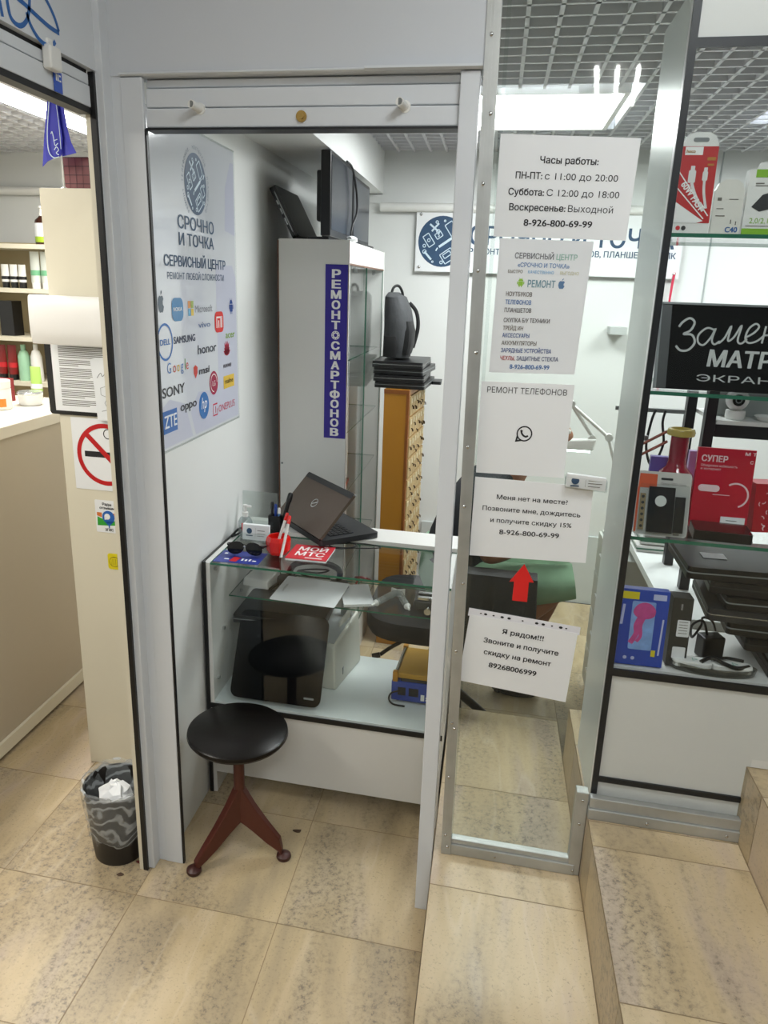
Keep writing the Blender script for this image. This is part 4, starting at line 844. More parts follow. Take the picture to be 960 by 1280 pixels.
# mid shelf of the counter
ZS = .6505
t = thing('printed_card', 'white laminated card lying on the middle glass shelf of the counter', 'card', -.53, 2.24, ZS)
qf = rig(-.545, 2.24, ZS+.020, -3, rx=6); m = MB(qf); m.rrect(-.112, .112, -.085, .085, .006, 0, .0012); obj('card', m, paper, t)
m = MB(qf); m.text('РЕМОНТ', -.095, 0, h=.008, w=.05, z=.0018, rot=-pi/2); obj('lettering', m, greyink, t)
t = thing('headphones', 'black headband and cable bundle on the middle shelf under the booklet', 'headphones', -.56, 2.36, ZS)
m = MB(); m.tube([(-.65, 2.33, ZS+.015), (-.64, 2.39, ZS+.05), (-.56, 2.41, ZS+.062), (-.48, 2.39, ZS+.05), (-.47, 2.34, ZS+.018)], .011, 10, smooth=6); obj('headband', m, blackp, t, smooth=True)
for uu in (-.652, -.468):
    m = MB(); m.lathe([(.0005, 0), (.034, 0), (.037, .01), (.034, .022), (.012, .027), (.0005, .027)], (uu, 2.335, ZS+.001), 22); obj('ear_cup', m, darkg, t, smooth=True)
m = MB(); m.tube([(-.63, 2.35, ZS+.03), (-.60, 2.32, ZS+.055), (-.54, 2.34, ZS+.048), (-.51, 2.37, ZS+.05), (-.56, 2.38, ZS+.045), (-.62, 2.36, ZS+.04), (-.58, 2.33, ZS+.036), (-.50, 2.345, ZS+.03)], .003, 6, smooth=6); obj('cord', m, blackp, t, smooth=True)
m = MB(); m.tube([(-.415, 2.385, ZS+.004), (-.405, 2.40, ZS+.025), (-.385, 2.41, ZS+.02), (-.365, 2.395, ZS+.02), (-.39, 2.385, ZS+.03), (-.42, 2.395, ZS+.025), (-.40, 2.412, ZS+.006)], .0035, 6, smooth=6); tag(obj('red_cable', m, mat('red_brown_cable', '#8a2a22', .4, var=.1), smooth=True), 'tangled red brown cable on the middle glass shelf right of the headphones', 'cable')
t = thing('router', 'small white box with rounded edges at the left end of the middle shelf', 'router', -.73, 2.30, ZS)
m = MB(rig(-.735, 2.31, ZS, -10, rx=0)); m.hexa([(-.05, -.05, .001), (.05, -.05, .001), (.045, .05, .001), (-.045, .05, .001), (-.048, -.045, .03), (.046, -.045, .03), (.042, .05, .045), (-.042, .05, .045)]); obj('case', m, whitep, t, bevel=.005)
m = MB(rig(-.735, 2.31, ZS, -10)); m.box(.051, .058, -.045, .05, .001, .008); obj('edge', m, blackp, t)
m = MB(rig(-.395, 2.285, ZS, 20, rx=0)); m.hexa([(-.05, -.085, .001), (.05, -.085, .001), (.05, .085, .001), (-.05, .085, .001), (-.05, -.085, .010), (.05, -.085, .010), (.05, .085, .010), (-.05, .085, .010)]); tag(obj('white_panel', m, paper), 'blank white panel lying on the middle shelf between cables and tubes', 'panel')
def syringe(u, v, rz, label):
    t = thing('adhesive_tube', label, 'tube', u, v, ZS, ); f = rig(u, v, ZS+.013, rz)
    m = MB(f); m.tube([(0, .0, 0), (0, .115, 0)], .0115, 16); obj('barrel', m, glass('translucent_plastic', '#dfe3e6', 1, .1, .55), t, smooth=True)
    m = MB(f); m.tube([(0, 0, 0), (0, -.010, 0)], [.0115, .005], 14); m.tube([(0, -.008, 0), (0, -.026, 0)], [.0045, .0035], 12); obj('nozzle', m, whitep, t, smooth=True)
    m = MB(f); m.box(-.020, .020, .113, .118, -.011, .0115); obj('flange', m, whitep, t)
syringe(-.318, 2.225, -24, 'left of two clear adhesive tubes on the middle shelf, nozzle forward'); syringe(-.215, 2.225, 24, 'right of two clear adhesive tubes on the middle shelf, nozzle forward')
t = thing('phone_vice', 'dark metal repair vice at the right end of the middle shelf', 'vice', -.145, 2.26, ZS)
m = MB(); m.box(-.195, -.10, 2.235, 2.30, ZS+.002, ZS+.032); obj('base', m, mat('gunmetal', '#55585a', .35, .7, var=.15, scale=30), t, bevel=.004)
m = MB(); m.box(-.185, -.105, 2.24, 2.254, ZS+.032, ZS+.044); m.box(-.185, -.105, 2.278, 2.292, ZS+.032, ZS+.044); obj('jaw', m, chrome, t, bevel=.002)
m = MB(); m.tube([(-.147, 2.19, ZS+.018), (-.147, 2.24, ZS+.018)], .005, 10); m.tube([(-.147, 2.195, ZS+.018), (-.147, 2.186, ZS+.018)], .011, 14); obj('screw', m, chrome, t, smooth=True)
for q in (-.18, -.147, -.115):
    m = MB(); m.lathe([(.006, 0), (.007, .004), (.004, .016), (.005, .026), (.0005, .028)], (q, 2.32, ZS+.001), 12); obj('pin', m, blackp, t, smooth=True)
# ================================================================== GLASS DISPLAY CASE ON THE RIGHT
VC0, VC1 = 1.7055, 1.995
t = thing('display_case', 'tall black framed glass display case with white side standing on the second step', 'display case', .66, 1.85, .389)
m = MB(); m.box(.3265, .334, 1.712, VC1, .389, 2.215); obj('side_panel', m, mat('glossy_white_laminate', '#e8ebeb', .3, var=.02), t)
m = MB(); m.box(.335, .674, 1.712, 1.722, .392, .772); m.box(.674, 1.10, 1.712, 1.722, .577, .772); obj('front_panel', m, white, t)
bf = mat('black_satin_frame', '#101319', .4, var=.1)
m = MB(); m.box(.325, .3395, VC0, 1.7115, .389, 2.6); obj('frame_post', m, bf, t)
m = MB(); m.box(.3395, 1.10, VC0, 1.7115, 2.105, 2.122); obj('frame_rail', m, bf, t)
m = MB(); m.box(.3395, 1.10, VC0, 1.7115, .775, .7935); obj('frame_rail', m, bf, t)
m = MB(); m.box(.3395, .674, VC0, 1.7115, .478, .492); obj('frame_rail', m, bf, t)
m = MB(); m.box(.3395, 1.10, 1.712, 1.722, 2.122, 2.6); obj('top_panel', m, white, t)
m = MB(); m.box(.335, 1.10, 1.722, VC1, .778, .7945); obj('base_board', m, white, t)
for z in (1.7755, 1.4555, 1.1255):
    m = MB(); slab(m, .336, 1.10, 1.716, VC1, z-.008, z); obj('glass_shelf', m, SHELFG, t)
m = MB(); m.box(.3405, 1.10, 1.7075, 1.7095, .7935, 2.105); obj('front_pane', m, pane, t)
m = MB(); m.box(1.093, 1.10, 1.712, VC1, .79, 2.215); obj('side_panel', m, white, t)
def carton(name, label, cat, u, v, z, wd, dp, ht, mt, rz=0, rx=0, group=None, bev=.0008):
    t = thing(name, label, cat, u, v, z, group); f = rig(u, v, z+.0005+abs(sin(R(rx)))*dp/2, rz, rx)
    m = MB(f); m.box(-wd/2, wd/2, -dp/2, dp/2, 0, ht); obj('carton', m, mt, t, bevel=bev)
    return t, F(f(0, -dp/2-.0004, 0), f.x, f.n)      # frame on the face that looks at the corridor
Z1 = 1.7757; Z2 = 1.4557; Z3 = 1.1257; Z0 = .7947
# top shelf
t = thing('cable_box', 'red and white phone cable box standing leftmost on the top shelf of the display case', 'box', .384, 1.76, Z1)
cf = F(W(.348, 1.752, Z1), FX, UP); m = MB(cf); m.prism([(0, 0), (.071, 0), (.069, .168), (.062, .185), (.050, .192), (.020, .192), (.008, .185), (-.002, .168)], -.018, 0); obj('carton', m, whitep, t)
m = MB(cf); m.poly([(0, .022, .0004), (.0705, .022, .0004), (.069, .166, .0004), (-.0015, .166, .0004)]); rp = obj('red_print', m, mat('crimson_print', '#b92a2c', .35, var=.04), t)
m = MB(cf); m.rect(.006, .040, .150, .165, .0008); m.poly([(.0, .022, .0008), (.045, .022, .0008), (.058, .026, .0008), (.0, .062, .0008)]); m.ribbon([(0, .118), (.066, .036)], .0022, .0008); m.ribbon([(0, .088), (.058, .030)], .0022, .0008)
m.text('60W FAST', .027, .069, h=.0125, w=.066, z=.001, rot=-.87, bold=.02); obj('white_print', m, whiteink, rp)
m = MB(cf); m.rrect(.018, .032, .098, .122, .003, .0009); m.rrect(.021, .029, .122, .130, .001, .0009); m.rrect(.045, .055, .102, .120, .0025, .0009); m.rrect(.0465, .0535, .120, .127, .001, .0009); m.ribbon([(.026, .098), (.036, .075), (.055, .045)], .006, .0009, 4); m.ribbon([(.050, .102), (.052, .08), (.060, .05)], .005, .0009, 4); obj('cable_picture', m, mat('pale_grey_print', '#dcdcda', .4), rp)
m = MB(cf); m.rrect(.019, .049, .174, .182, .004, .0006); obj('hang_slot', m, greyp, t)
m = MB(cf); m.disc((.011, .012, .0006), .0045, 16); obj('red_dot', m, redp, t); m = MB(cf); m.disc((.022, .012, .0006), .0045, 16); obj('dark_dot', m, darkg, t)
m = MB(cf); m.text('hoco', .017, .154, h=.006, z=.0012, bold=.02); m.rect(.050, .066, .140, .146, .0012); m.rect(.052, .064, .130, .134, .0012); obj('small_print', m, mat('ochre_print', '#b07a2c', .4), rp)
t = thing('earbud_box', 'small white rounded box right of the red cable box on the top shelf', 'box', .452, 1.765, Z1)
ef = F(W(.424, 1.758, Z1), FX, UP); m = MB(ef); m.prism([(0, 0), (.056, 0), (.056, .085), (.050, .099), (.040, .106), (.016, .106), (.006, .099), (0, .085)], -.02, 0); obj('carton', m, mat('cream_white_card', '#dcdad2', .45, var=.02), t)
m = MB(ef); m.text('C40', .040, .006, h=.010, z=.0006, bold=.02); obj('lettering', m, inkb, t)
m = MB(ef); m.rect(.006, .014, .066, .072, .0006); m.rect(.028, .046, .068, .0695, .0006); m.rect(.006, .02, .050, .0515, .0006); m.rect(.006, .024, .036, .038, .0006); m.rect(.036, .038, .022, .03, .0006); m.rect(.046, .048, .02, .027, .0006); obj('small_print', m, greyink, t)
t = thing('adapter_box', 'white and lime green box picturing a black adapter, rightmost on the top shelf', 'box', .53, 1.765, Z1)
gf = F(W(.484, 1.758, Z1), FX, UP); m = MB(gf); m.prism([(0, 0), (.100, 0), (.100, .125), (0, .125)], -.03, 0); m.prism([(.012, .125), (.06, .125), (.055, .138), (.018, .138)], -.002, -.0005); obj('carton', m, whitep, t)
m = MB(gf); m.rect(0, .100, 0, .014, .0005); m.rect(.012, .1, .110, .125, .0005); obj('green_band', m, mat('lime_print', '#7fb32c', .4), t)
m = MB(gf); m.poly([(.012, .055, .0008), (.030, .078, .0008), (.062, .088, .0008), (.062, .055, .0008), (.028, .046, .0008)]); m.poly([(.05, .08, .0008), (.075, .095, .0008), (.075, .083, .0008), (.055, .072, .0008)]); obj('adapter_picture', m, darkg, t)
m = MB(gf); m.text('2,0/2,1', .030, .024, h=.010, z=.0008); obj('green_lettering', m, mat('lime_print', '#7fb32c', .4), t); m = MB(gf); m.rect(.014, .03, .098, .100, .0008); m.rect(.014, .04, .094, .0955, .0008); m.rect(.006, .06, .018, .0195, .0008); obj('small_print', m, greyink, t)
# second shelf: chalk board
t = thing('chalkboard', 'black chalkboard with white hand lettering standing on the middle shelf of the display case', 'chalkboard', .62, 1.80, Z2)
bfm = F(W(.354, 1.757, Z2+.003), FX, Vector((0, .045, .178))); m = MB(bfm); m.box(.006, .46, .0, .182, -.008, 0); obj('board', m, mat('black_chalkboard', '#08090a', .8, var=.25, scale=12, spec=.15), t)
m = MB(bfm); m.box(.0, .466, .182, .1865, -.010, .003); m.box(0, .0055, 0, .182, -.010, .003); obj('rim', m, mat('grey_board_rim', '#6b6f6f', .4, .3), t)
m = MB(bfm); m.poly([(.006, .0, .0006), (.026, .0, .0006), (.026, .182, .0006), (.006, .182, .0006)]); obj('side_band', m, mat('dark_green_grey_band', '#272c2c', .4, var=.1), t)
m = MB(bfm); zc = .0012
for st, wd in (([(.034, .128), (.040, .138), (.052, .146), (.061, .138), (.055, .122), (.043, .114), (.058, .113), (.064, .098), (.054, .083), (.040, .081), (.031, .090)], .0042),
           ([(.098, .124), (.084, .128), (.070, .114), (.070, .099), (.080, .094), (.092, .110), (.099, .128), (.094, .105), (.099, .096), (.108, .103)], .0036),
           ([(.106, .098), (.116, .110), (.126, .134), (.122, .105), (.132, .112), (.144, .136), (.139, .106), (.146, .100), (.155, .110)], .0036),
           ([(.152, .112), (.166, .122), (.174, .134), (.168, .140), (.157, .130), (.152, .112), (.158, .102), (.172, .106), (.184, .118)], .0036),
           ([(.186, .136), (.181, .102)], .0036), ([(.184, .118), (.205, .120)], .0034), ([(.209, .137), (.203, .102)], .0036),
           ([(.238, .124), (.226, .128), (.214, .114), (.216, .100), (.226, .098), (.236, .112), (.241, .128), (.237, .104), (.246, .100)], .0036)): m.ribbon([(x*1.16+.004, (y-.08)*1.08+.082) for x, y in st], wd*1.1, zc, 5)
chalk = mat('white_chalk', '#b9bcba', .8, var=.2, scale=120); obj('script_lettering', m, chalk, t)
m = MB(bfm); m.text('МАТРИЦЫ', .108, .052, h=.034, w=.235, z=zc, al='l', bold=.02, shear=.12); m.text('ЭКРАНА', .088, .019, h=.014, w=.185, z=zc, al='l'); obj('block_lettering', m, chalk, t)
# third shelf
t = thing('drive_bracket_pack', 'clear blister pack holding a black drive bracket, leftmost on the third shelf', 'blister pack', .405, 1.76, Z3)
pf = F(W(.347, 1.735, Z3+.0005), FX, Vector((.0, .03, .148))); m = MB(pf); m.rrect(0, .118, 0, .146, .008, -.001, .001); obj('card', m, mat('grey_white_card', '#b9b7b2', .4, var=.03), t)
m = MB(pf); m.poly([(.004, .108, .0005), (.044, .108, .0005), (.044, .140, .0005), (.006, .140, .0005)]); m.poly([(.0015, .006, .0005), (.006, .006, .0005), (.008, .108, .0005), (.003, .108, .0005)]); obj('orange_print', m, mat('orange_print', '#c4512a', .4, var=.06), t)
m = MB(pf); m.box(.028, .084, .008, .112, .001, .009); br = obj('bracket', m, mat('black_drive_metal', '#101218', .35, .3, var=.1), t)
m = MB(pf); m.disc((.054, .080, .0095), .0125, 24); obj('white_disc', m, whitep, br)
m = MB(pf); m.box(.086, .108, .010, .092, .001, .006); obj('bezel', m, blackp, t); m = MB(pf); m.box(.010, .022, .012, .095, .001, .004); obj('screw_strip', m, mat('tan_strip', '#9a8460', .5, var=.1), t)
m = MB(pf)
for k in range(6): m.disc((.016, .020+.0135*k, .0045), .0035, 12)
obj('screw', m, darkg, t)
m = MB(pf); m.rrect(.006, .114, .004, .118, .006, .010, .0015); obj('blister', m, clear, t)
m = MB(pf); m.rrect(.052, .078, .128, .133, .002, .0007); obj('hang_slot', m, ink, t); m = MB(pf); m.text('Optical HDD Caddy', .080, .117, h=.0055, w=.055, z=.0007); m.rect(.087, .100, .004, .009, .0067); obj('lettering', m, greyink, t)
t = thing('glass_flask', 'round dark red glass flask with yellow rim behind the blister pack', 'flask', .462, 1.905, Z3)
redg = bpy.data.materials.new('dark_red_glass'); redg.use_nodes = True; b = redg.node_tree.nodes['Principled BSDF']; b.inputs['Base Color'].default_value = lin('#8a1226'); b.inputs['Roughness'].default_value = .06; b.inputs['Coat Weight'].default_value = .6
nz = redg.node_tree.nodes.new('ShaderNodeTexNoise'); nz.inputs['Scale'].default_value = 30; mx = redg.node_tree.nodes.new('ShaderNodeMix'); mx.data_type = 'RGBA'; mx.inputs[6].default_value = lin('#6e1020'); mx.inputs[7].default_value = lin('#9c2038'); redg.node_tree.links.new(nz.outputs[0], mx.inputs[0]); redg.node_tree.links.new(mx.outputs[2], b.inputs['Base Color'])
m = MB(); m.lathe([(.0005, 0), (.035, 0), (.052, .02), (.0565, .05), (.052, .085), (.038, .115), (.024, .130), (.021, .145), (.021, .205)], (.462, 1.905, Z3), 32); obj('bulb', m, redg, t, smooth=True)
m = MB(); m.lathe([(.021, .203), (.031, .207), (.0325, .215), (.030, .222), (.024, .223), (.018, .212)], (.462, 1.905, Z3), 28); obj('rim', m, mat('yellow_glass', '#c9b45c', .15, coat=.5), t, smooth=True)
m = MB(); m.lathe([(.0005, 0), (.006, 0), (.008, .004), (.008, .105), (.006, .112), (.006, .125), (.0005, .126)], (.382, 1.84, Z3), 16); tag(obj('tube_bottle', m, mat('pale_green_plastic', '#a9c9b8', .3), smooth=True), 'slim pale green topped tube standing just behind the blister pack', 'tube')
t, bx = carton('red_offer_board', 'tall red card with white capital heading standing on the third shelf right of the flask', 'card', .556, 1.84, Z3, .128, .012, .190, mat('carmine_card', '#b3152e', .3, var=.06), 0, -6)
m = MB(bx); m.text('СУПЕР', -.054, .158, h=.014, w=.057, z=.0006, al='l', bold=.02); m.text('Объединяем мобильность', -.054, .146, h=.0055, w=.08, z=.0006, al='l'); m.text('и интернет', -.054, .138, h=.0055, w=.045, z=.0006, al='l'); m.text('М Т', .052, .177, h=.007, w=.024, z=.0006, bold=.02); m.text('С', .056, .158, h=.007, z=.0006, bold=.02)
m.ring((.030, .082, .0006), .030, .004, 28, a0=R(-70), a1=R(125)); m.rrect(-.054, -.006, .087, .103, .008, .0006); m.rect(-.02, .018, .080, .0815, .0006); m.rect(-.054, -.048, .006, .012, .0006); obj('white_print', m, mat('pink_white_print', '#e6c9cc', .4), t)
m = MB(bx); m.box(.004, .058, .004, .030, .001, .004); lb = obj('price_label', m, paper, t); m = MB(bx); m.rect(.016, .04, .021, .0225, .0046); m.rect(.022, .045, .010, .013, .0046); obj('label_print', m, ink, lb)
t = thing('tablet', 'flat dark maroon tablet lying at the front of the third shelf', 'tablet', .545, 1.765, Z3); tf = rig(.545, 1.772, Z3+.0005, -3); m = MB(tf); m.rrect(-.062, .062, -.042, .042, .005, 0, .022); obj('body', m, blackp, t); m = MB(tf); m.rrect(-.060, .060, -.040, .040, .005, .022, .001); obj('screen', m, mat('dark_maroon_screen', '#331018', .15, var=.1), t)
t = thing('gift_bag', 'red patterned gift bag at the right of the third shelf', 'gift bag', .69, 1.87, Z3); gfm = rig(.682, 1.88, Z3+.0005, 12); m = MB(gfm); m.hexa([(-.055, -.035, 0), (.055, -.035, 0), (.055, .035, 0), (-.055, .035, 0), (-.058, -.025, .115), (.058, -.025, .115), (.058, .025, .115), (-.058, .025, .115)]); obj('bag', m, mat('red_gift_paper', '#a81426', .35, var=.1, scale=20), t)
m = MB(F(gfm(0, -.0358, 0), gfm.x, Vector((0, .01, .115)))); rnd = random.Random(8)
for k in range(26): x, y, a = rnd.uniform(-.048, .048), rnd.uniform(.008, .105), rnd.uniform(0, 6.2); m.ribbon([(x+.006*cos(a+q*.6), y+.006*sin(a+q*.6)) for q in range(4)], .0022, .001)
obj('white_pattern', m, mat('pink_white_print', '#e6c9cc', .4), t)
# floor of the case
t, bx = carton('gaming_mouse_box', 'blue box with a pink jellyfish picture at the left end of the case floor', 'box', .397, 1.745, Z0, .114, .030, .188, mat('cobalt_box_print', '#2446a8', .35, var=.18, scale=14), 1, -6)
m = MB(bx); m.rrect(-.026, .028, .040, .160, .004, .0006); obj('pale_picture', m, mat('pale_blue_splash', '#7fa4dc', .35, var=.35, scale=60), t)
m = MB(bx); m.poly([(.004+.026*cos(a)*(1 if sin(a) > 0 else .95), .132+(.026 if sin(a) > 0 else .015)*sin(a), .001) for a in [2*pi*i/24 for i in range(24)]]); m.ribbon([(-.004, .122), (-.012, .10), (-.010, .08), (-.022, .055)], .012, .001, 4); m.ribbon([(.004, .12), (-.002, .10), (.0, .075), (-.008, .06)], .008, .001, 4); obj('jellyfish_picture', m, mat('pink_jelly_print', '#c04a8c', .35, var=.3, scale=70), t)
m = MB(bx); m.rect(-.050, -.012, .164, .182, .0008); m.rect(.028, .038, .026, .042, .0012); obj('yellow_label', m, mat('yellow_label', '#d8c824', .4), t)
m = MB(bx); m.rect(.020, .050, .166, .180, .0008); m.ribbon([(.045, .03), (.048, .12)], .004, .0008); m.ribbon([(-.047, .10), (-.044, .15)], .006, .0008); m.disc((-.03, .018, .0008), .0045, 14); m.disc((-.012, .018, .0008), .0045, 14); obj('pale_print', m, mat('pale_lilac_ink', '#b9c0e0', .4), t)
t, bx = carton('charger_box', 'slim dark grey box with white stickers right of the blue box', 'box', .489, 1.775, Z0, .046, .05, .172, mat('dark_grey_card', '#33332f', .5, var=.06), 2, -4)
m = MB(bx); m.rrect(-.008, .021, .076, .118, .003, .0007); m.rrect(-.012, .018, .020, .050, .003, .0007); st_ = obj('sticker', m, paper, t)
m = MB(bx)
for k in range(5): m.rect(-.004, .016, .084+.007*k, .0855+.007*k, .0011)
obj('sticker_print', m, greyink, st_); m = MB(bx); m.text('mini', .0, .150, h=.006, z=.0007, rot=pi/2); obj('lettering', m, mat('pale_grey_print', '#dcdcda', .4), t)
t = thing('adapter_tray', 'clear tray of white flat adapters and black cord at the front of the case floor', 'tray', .57, 1.755, Z0)
trf = rig(.572, 1.752, Z0+.0006, -1); m = MB(trf); m.rings([[(x*s_, y*s_*1.0, z) for x, y in [(.098*cos(a)*(1 if abs(cos(a)) < .8 else 1.02), .032*sin(a)) for a in [2*pi*i/28 for i in range(28)]]] for s_, z in ((.9, 0), (.96, .003), (1.0, .020), (.97, .021), (.92, .005), (.1, .003))]); obj('tray', m, glass('smoky_clear_plastic', '#c9c9c4', .8, .06, .10), t, smooth=True)
for k, (x, z) in enumerate(((-.048, .010), (.042, .010))):
    m = MB(trf); m.rrect(x-.044, x+.046, -.018, .018, .014, z, .016); ad = obj('adapter', m, whitep, t, bevel=.003)
    m = MB(trf); m.ring((x+.005, -.002, z+.0175), .009, .003, 3); obj('green_mark', m, mat('teal_print', '#4fa08c', .4), ad)
m = MB(trf); m.tube([(-.03, -.014, .028), (-.005, .0, .036), (.02, -.016, .032), (.05, -.02, .026), (.08, .0, .024)], .005, 8, smooth=5); m.tube([(.0, -.006, .034), (.03, .012, .034), (.07, .014, .03)], .004, 8, smooth=5); obj('cord', m, blackp, t, smooth=True)
t = thing('power_adapter', 'black power brick with coiled cord standing on the case floor behind the tray', 'power adapter', .60, 1.84, Z0)
m = MB(rig(.585, 1.835, Z0+.0005, 18)); m.box(-.028, .028, -.02, .02, 0, .058); obj('brick', m, blackp, t, bevel=.004)
m = MB(); m.tube([(.575, 1.835, Z0+.058), (.555, 1.82, Z0+.10), (.535, 1.83, Z0+.08), (.545, 1.85, Z0+.04), (.565, 1.86, Z0+.07), (.56, 1.84, Z0+.10), (.585, 1.85, Z0+.09), (.60, 1.86, Z0+.06)], .003, 6, smooth=6); obj('cord', m, blackp, t, smooth=True)
sil = mat('silver_laptop_edge', '#9a9c9c', .25, .8, var=.1)
N_ = ('black closed laptop at the bottom of the pile in the display case', 'second closed laptop from the bottom of the pile in the display case', 'third closed laptop from the bottom of the case pile, shifted right', 'black laptop in the middle of the pile in the display case', 'silver edged laptop jutting out of the middle of the case pile', 'black laptop just above the silver edged one in the case pile', 'black laptop second from the top of the pile in the display case', 'topmost black laptop on the pile in the case, white label on its lid')
offs = ((.865, 1.865, 2), (.875, 1.862, -3), (.80, 1.866, 3), (.765, 1.862, -2), (.715, 1.860, -1), (.745, 1.866, 2), (.715, 1.866, -2), (.650, 1.872, 3))
for k, (lab, (u, v, rz)) in enumerate(zip(N_, offs)):
    tl = closed_laptop('laptop', lab, u, v, Z0+.001+.0325*k, rz, .33, .225, .030, darkg if k in (4,) else blackp, sil if k == 4 else greyp if k % 2 else darkg, 'laptops piled in the display case')
m = MB(rig(.60, 1.86, Z0+.0325*8-.001, 3)); m.rrect(-.065, -.01, -.03, .01, .002, .0002, .0008); obj('label', m, paper, tl)
# ================================================================== ROOM BEHIND THE CASE: desk and rack
t = thing('desk', 'white topped workbench in the kiosk behind the glass display case', 'desk', .95, 2.5, 0)
m = MB(); m.box(.54, 1.75, 2.06, 3.15, .77, .795); obj('top', m, mat('white_bench_top', '#dfe3e0', .3, var=.02), t)
for u, v in ((.57, 2.09), (1.72, 2.09), (1.72, 3.12), (.99, 3.12)):
    m = MB(); m.box(u-.02, u+.02, v-.02, v+.02, 0, .77); obj('leg', m, greyp, t)
t = thing('drawer_pedestal', 'grey white drawer pedestal under the left end of the workbench', 'pedestal', .62, 2.95, 0)
m = MB(); m.box(.50, .95, 2.72, 3.10, .04, .72); m.box(.52, .93, 2.74, 3.08, 0, .04); obj('body', m, mat('grey_white_laminate', '#b9bcb6', .45, var=.03), t)
for k in range(4):
    m = MB(); m.box(.488, .4995, 2.725, 3.095, .05+.168*k, .05+.168*k+.160); dr = obj('drawer', m, mat('grey_white_laminate', '#b9bcb6', .45), t, bevel=.002)
    m = MB(); m.tube([(.478, 2.88, .05+.168*k+.11), (.478, 2.94, .05+.168*k+.11)], .004, 8); m.box(.478, .489, 2.88, 2.884, .05+.168*k+.107, .05+.168*k+.113); m.box(.478, .489, 2.936, 2.94, .05+.168*k+.107, .05+.168*k+.113); obj('handle', m, chrome, dr)
t = thing('desk_lamp', 'white articulated work lamp with lit head clamped to the workbench end', 'lamp', .56, 3.01, .7955)
m = MB(); m.box(.545, .58, 2.99, 3.03, .7955, .84); obj('clamp', m, whitep, t, bevel=.003)
m = MB(); m.tube([(.562, 3.01, .84), (.468, 3.01, 1.12)], .007, 10); obj('lower_arm', m, whitep, t, smooth=True)
m = MB(); m.tube([(.468, 3.01, 1.12), (.315, 3.01, 1.24)], .007, 10); m.tube([(.315, 3.01, 1.24), (.410, 3.01, 1.113)], .0065, 10); obj('upper_arm', m, whitep, t, smooth=True)
for q in ((.468, 2.998, 1.12), (.315, 2.998, 1.24), (.406, 2.998, 1.111)):
    m = MB(); m.tube([q, (q[0], q[1]+.024, q[2])], .015, 16); obj('joint', m, whitep, t, smooth=True)
m = MB(); m.hexa([(.282, 2.985, 1.066), (.412, 2.985, 1.066), (.412, 3.035, 1.066), (.282, 3.035, 1.066), (.287, 2.992, 1.100), (.424, 2.992, 1.113), (.424, 3.028, 1.113), (.287, 3.028, 1.100)]); hd = obj('head', m, whitep, t, bevel=.006)
m = MB(); m.box(.289, .402, 2.992, 3.028, 1.058, 1.0655); obj('light_strip', m, lamp_mat('lit_lamp_strip', (.85, 1, .97), 6), hd)
t = thing('tall_pot', 'slim printed carton in yellow, blue and white standing at the workbench end', 'box', .565, 2.80, .7955)
m = MB(); m.box(.548, .60, 2.78, 2.82, .7955, .93); ct = obj('carton', m, whitep, t)
m = MB(); m.box(.5475, .6005, 2.7795, 2.8205, .885, .905); obj('yellow_band', m, mat('yellow_label', '#d8c824', .4), ct); m = MB(); m.box(.5475, .6005, 2.7795, 2.8205, .835, .872); obj('blue_band', m, mat('sky_blue_print', '#3a8fd0', .4), ct); m = MB(); m.box(.5475, .6005, 2.7795, 2.8205, .872, .885); obj('dark_band', m, ink, ct)
for k in range(3):
    m = MB(); m.box(.545+.012*k, .92, 2.62+.01*k, 2.84, .7955+.026*k, .7955+.026*k+.022); m.k = 1; m.box(.544+.012*k, .9205, 2.6195+.01*k, 2.8405, .7955+.026*k+.008, .7955+.026*k+.014)
    tag(obj('parts_tray', m, [whitep, edgeg]), ('lowest of three flat white trays stacked on the far end of the workbench', 'middle one of three flat white trays stacked on the workbench', 'top one of three flat white trays stacked on the workbench')[k], 'tray', 'white trays on the workbench')
t = thing('bench_rack', 'black framed rack with a white shelf standing on the workbench behind the case', 'rack', .95, 2.4, .7955)
for u, v in ((.628, 2.30), (.628, 2.52), (1.30, 2.30), (1.30, 2.52)):
    m = MB(); m.box(u-.014, u+.014, v-.014, v+.014, .7955, 1.52); obj('post', m, bf, t)
m = MB(); m.box(.645, 1.285, 2.29, 2.31, 1.270, 1.306); obj('rail', m, bf, t)
m = MB(); m.box(.645, 1.285, 2.29, 2.53, 1.3065, 1.318); obj('shelf', m, whitep, t); m = MB(); m.box(.645, 1.285, 2.29, 2.53, 1.50, 1.518); obj('shelf', m, bf, t)
m = MB(); m.box(.40, .61, 2.50, 2.512, 1.30, 1.312); obj('side_arm', m, greyp, t)
t = thing('security_camera', 'round headed white indoor camera on the white shelf of the bench rack', 'camera', .705, 2.335, 1.3185)
m = MB(); m.lathe([(.0005, 0), (.024, 0), (.027, .01), (.026, .025), (.0005, .027)], (.705, 2.335, 1.3185), 24); obj('base', m, whitep, t, smooth=True)
m = MB(); m.ball((.705, 2.335, 1.3185+.056), .031, 1, 1, 1.05, 20, 12); hd = obj('head', m, whitep, t, smooth=True)
lf = F(W(.699, 2.3035, 1.3185+.058), FX, UP); m = MB(lf); m.disc((0, 0, 0), .0165, 24, th=.004); ln = obj('lens_face', m, lens, hd); m = MB(lf); m.ring((0, 0, .0045), .009, .003, 20); obj('lens_ring', m, greyp, hd)
t, bx = carton('grey_box', 'plain grey box behind the white camera on the bench rack', 'box', .74, 2.44, 1.3185, .16, .10, .12, mat('grey_card', '#8f9492', .55, var=.04))
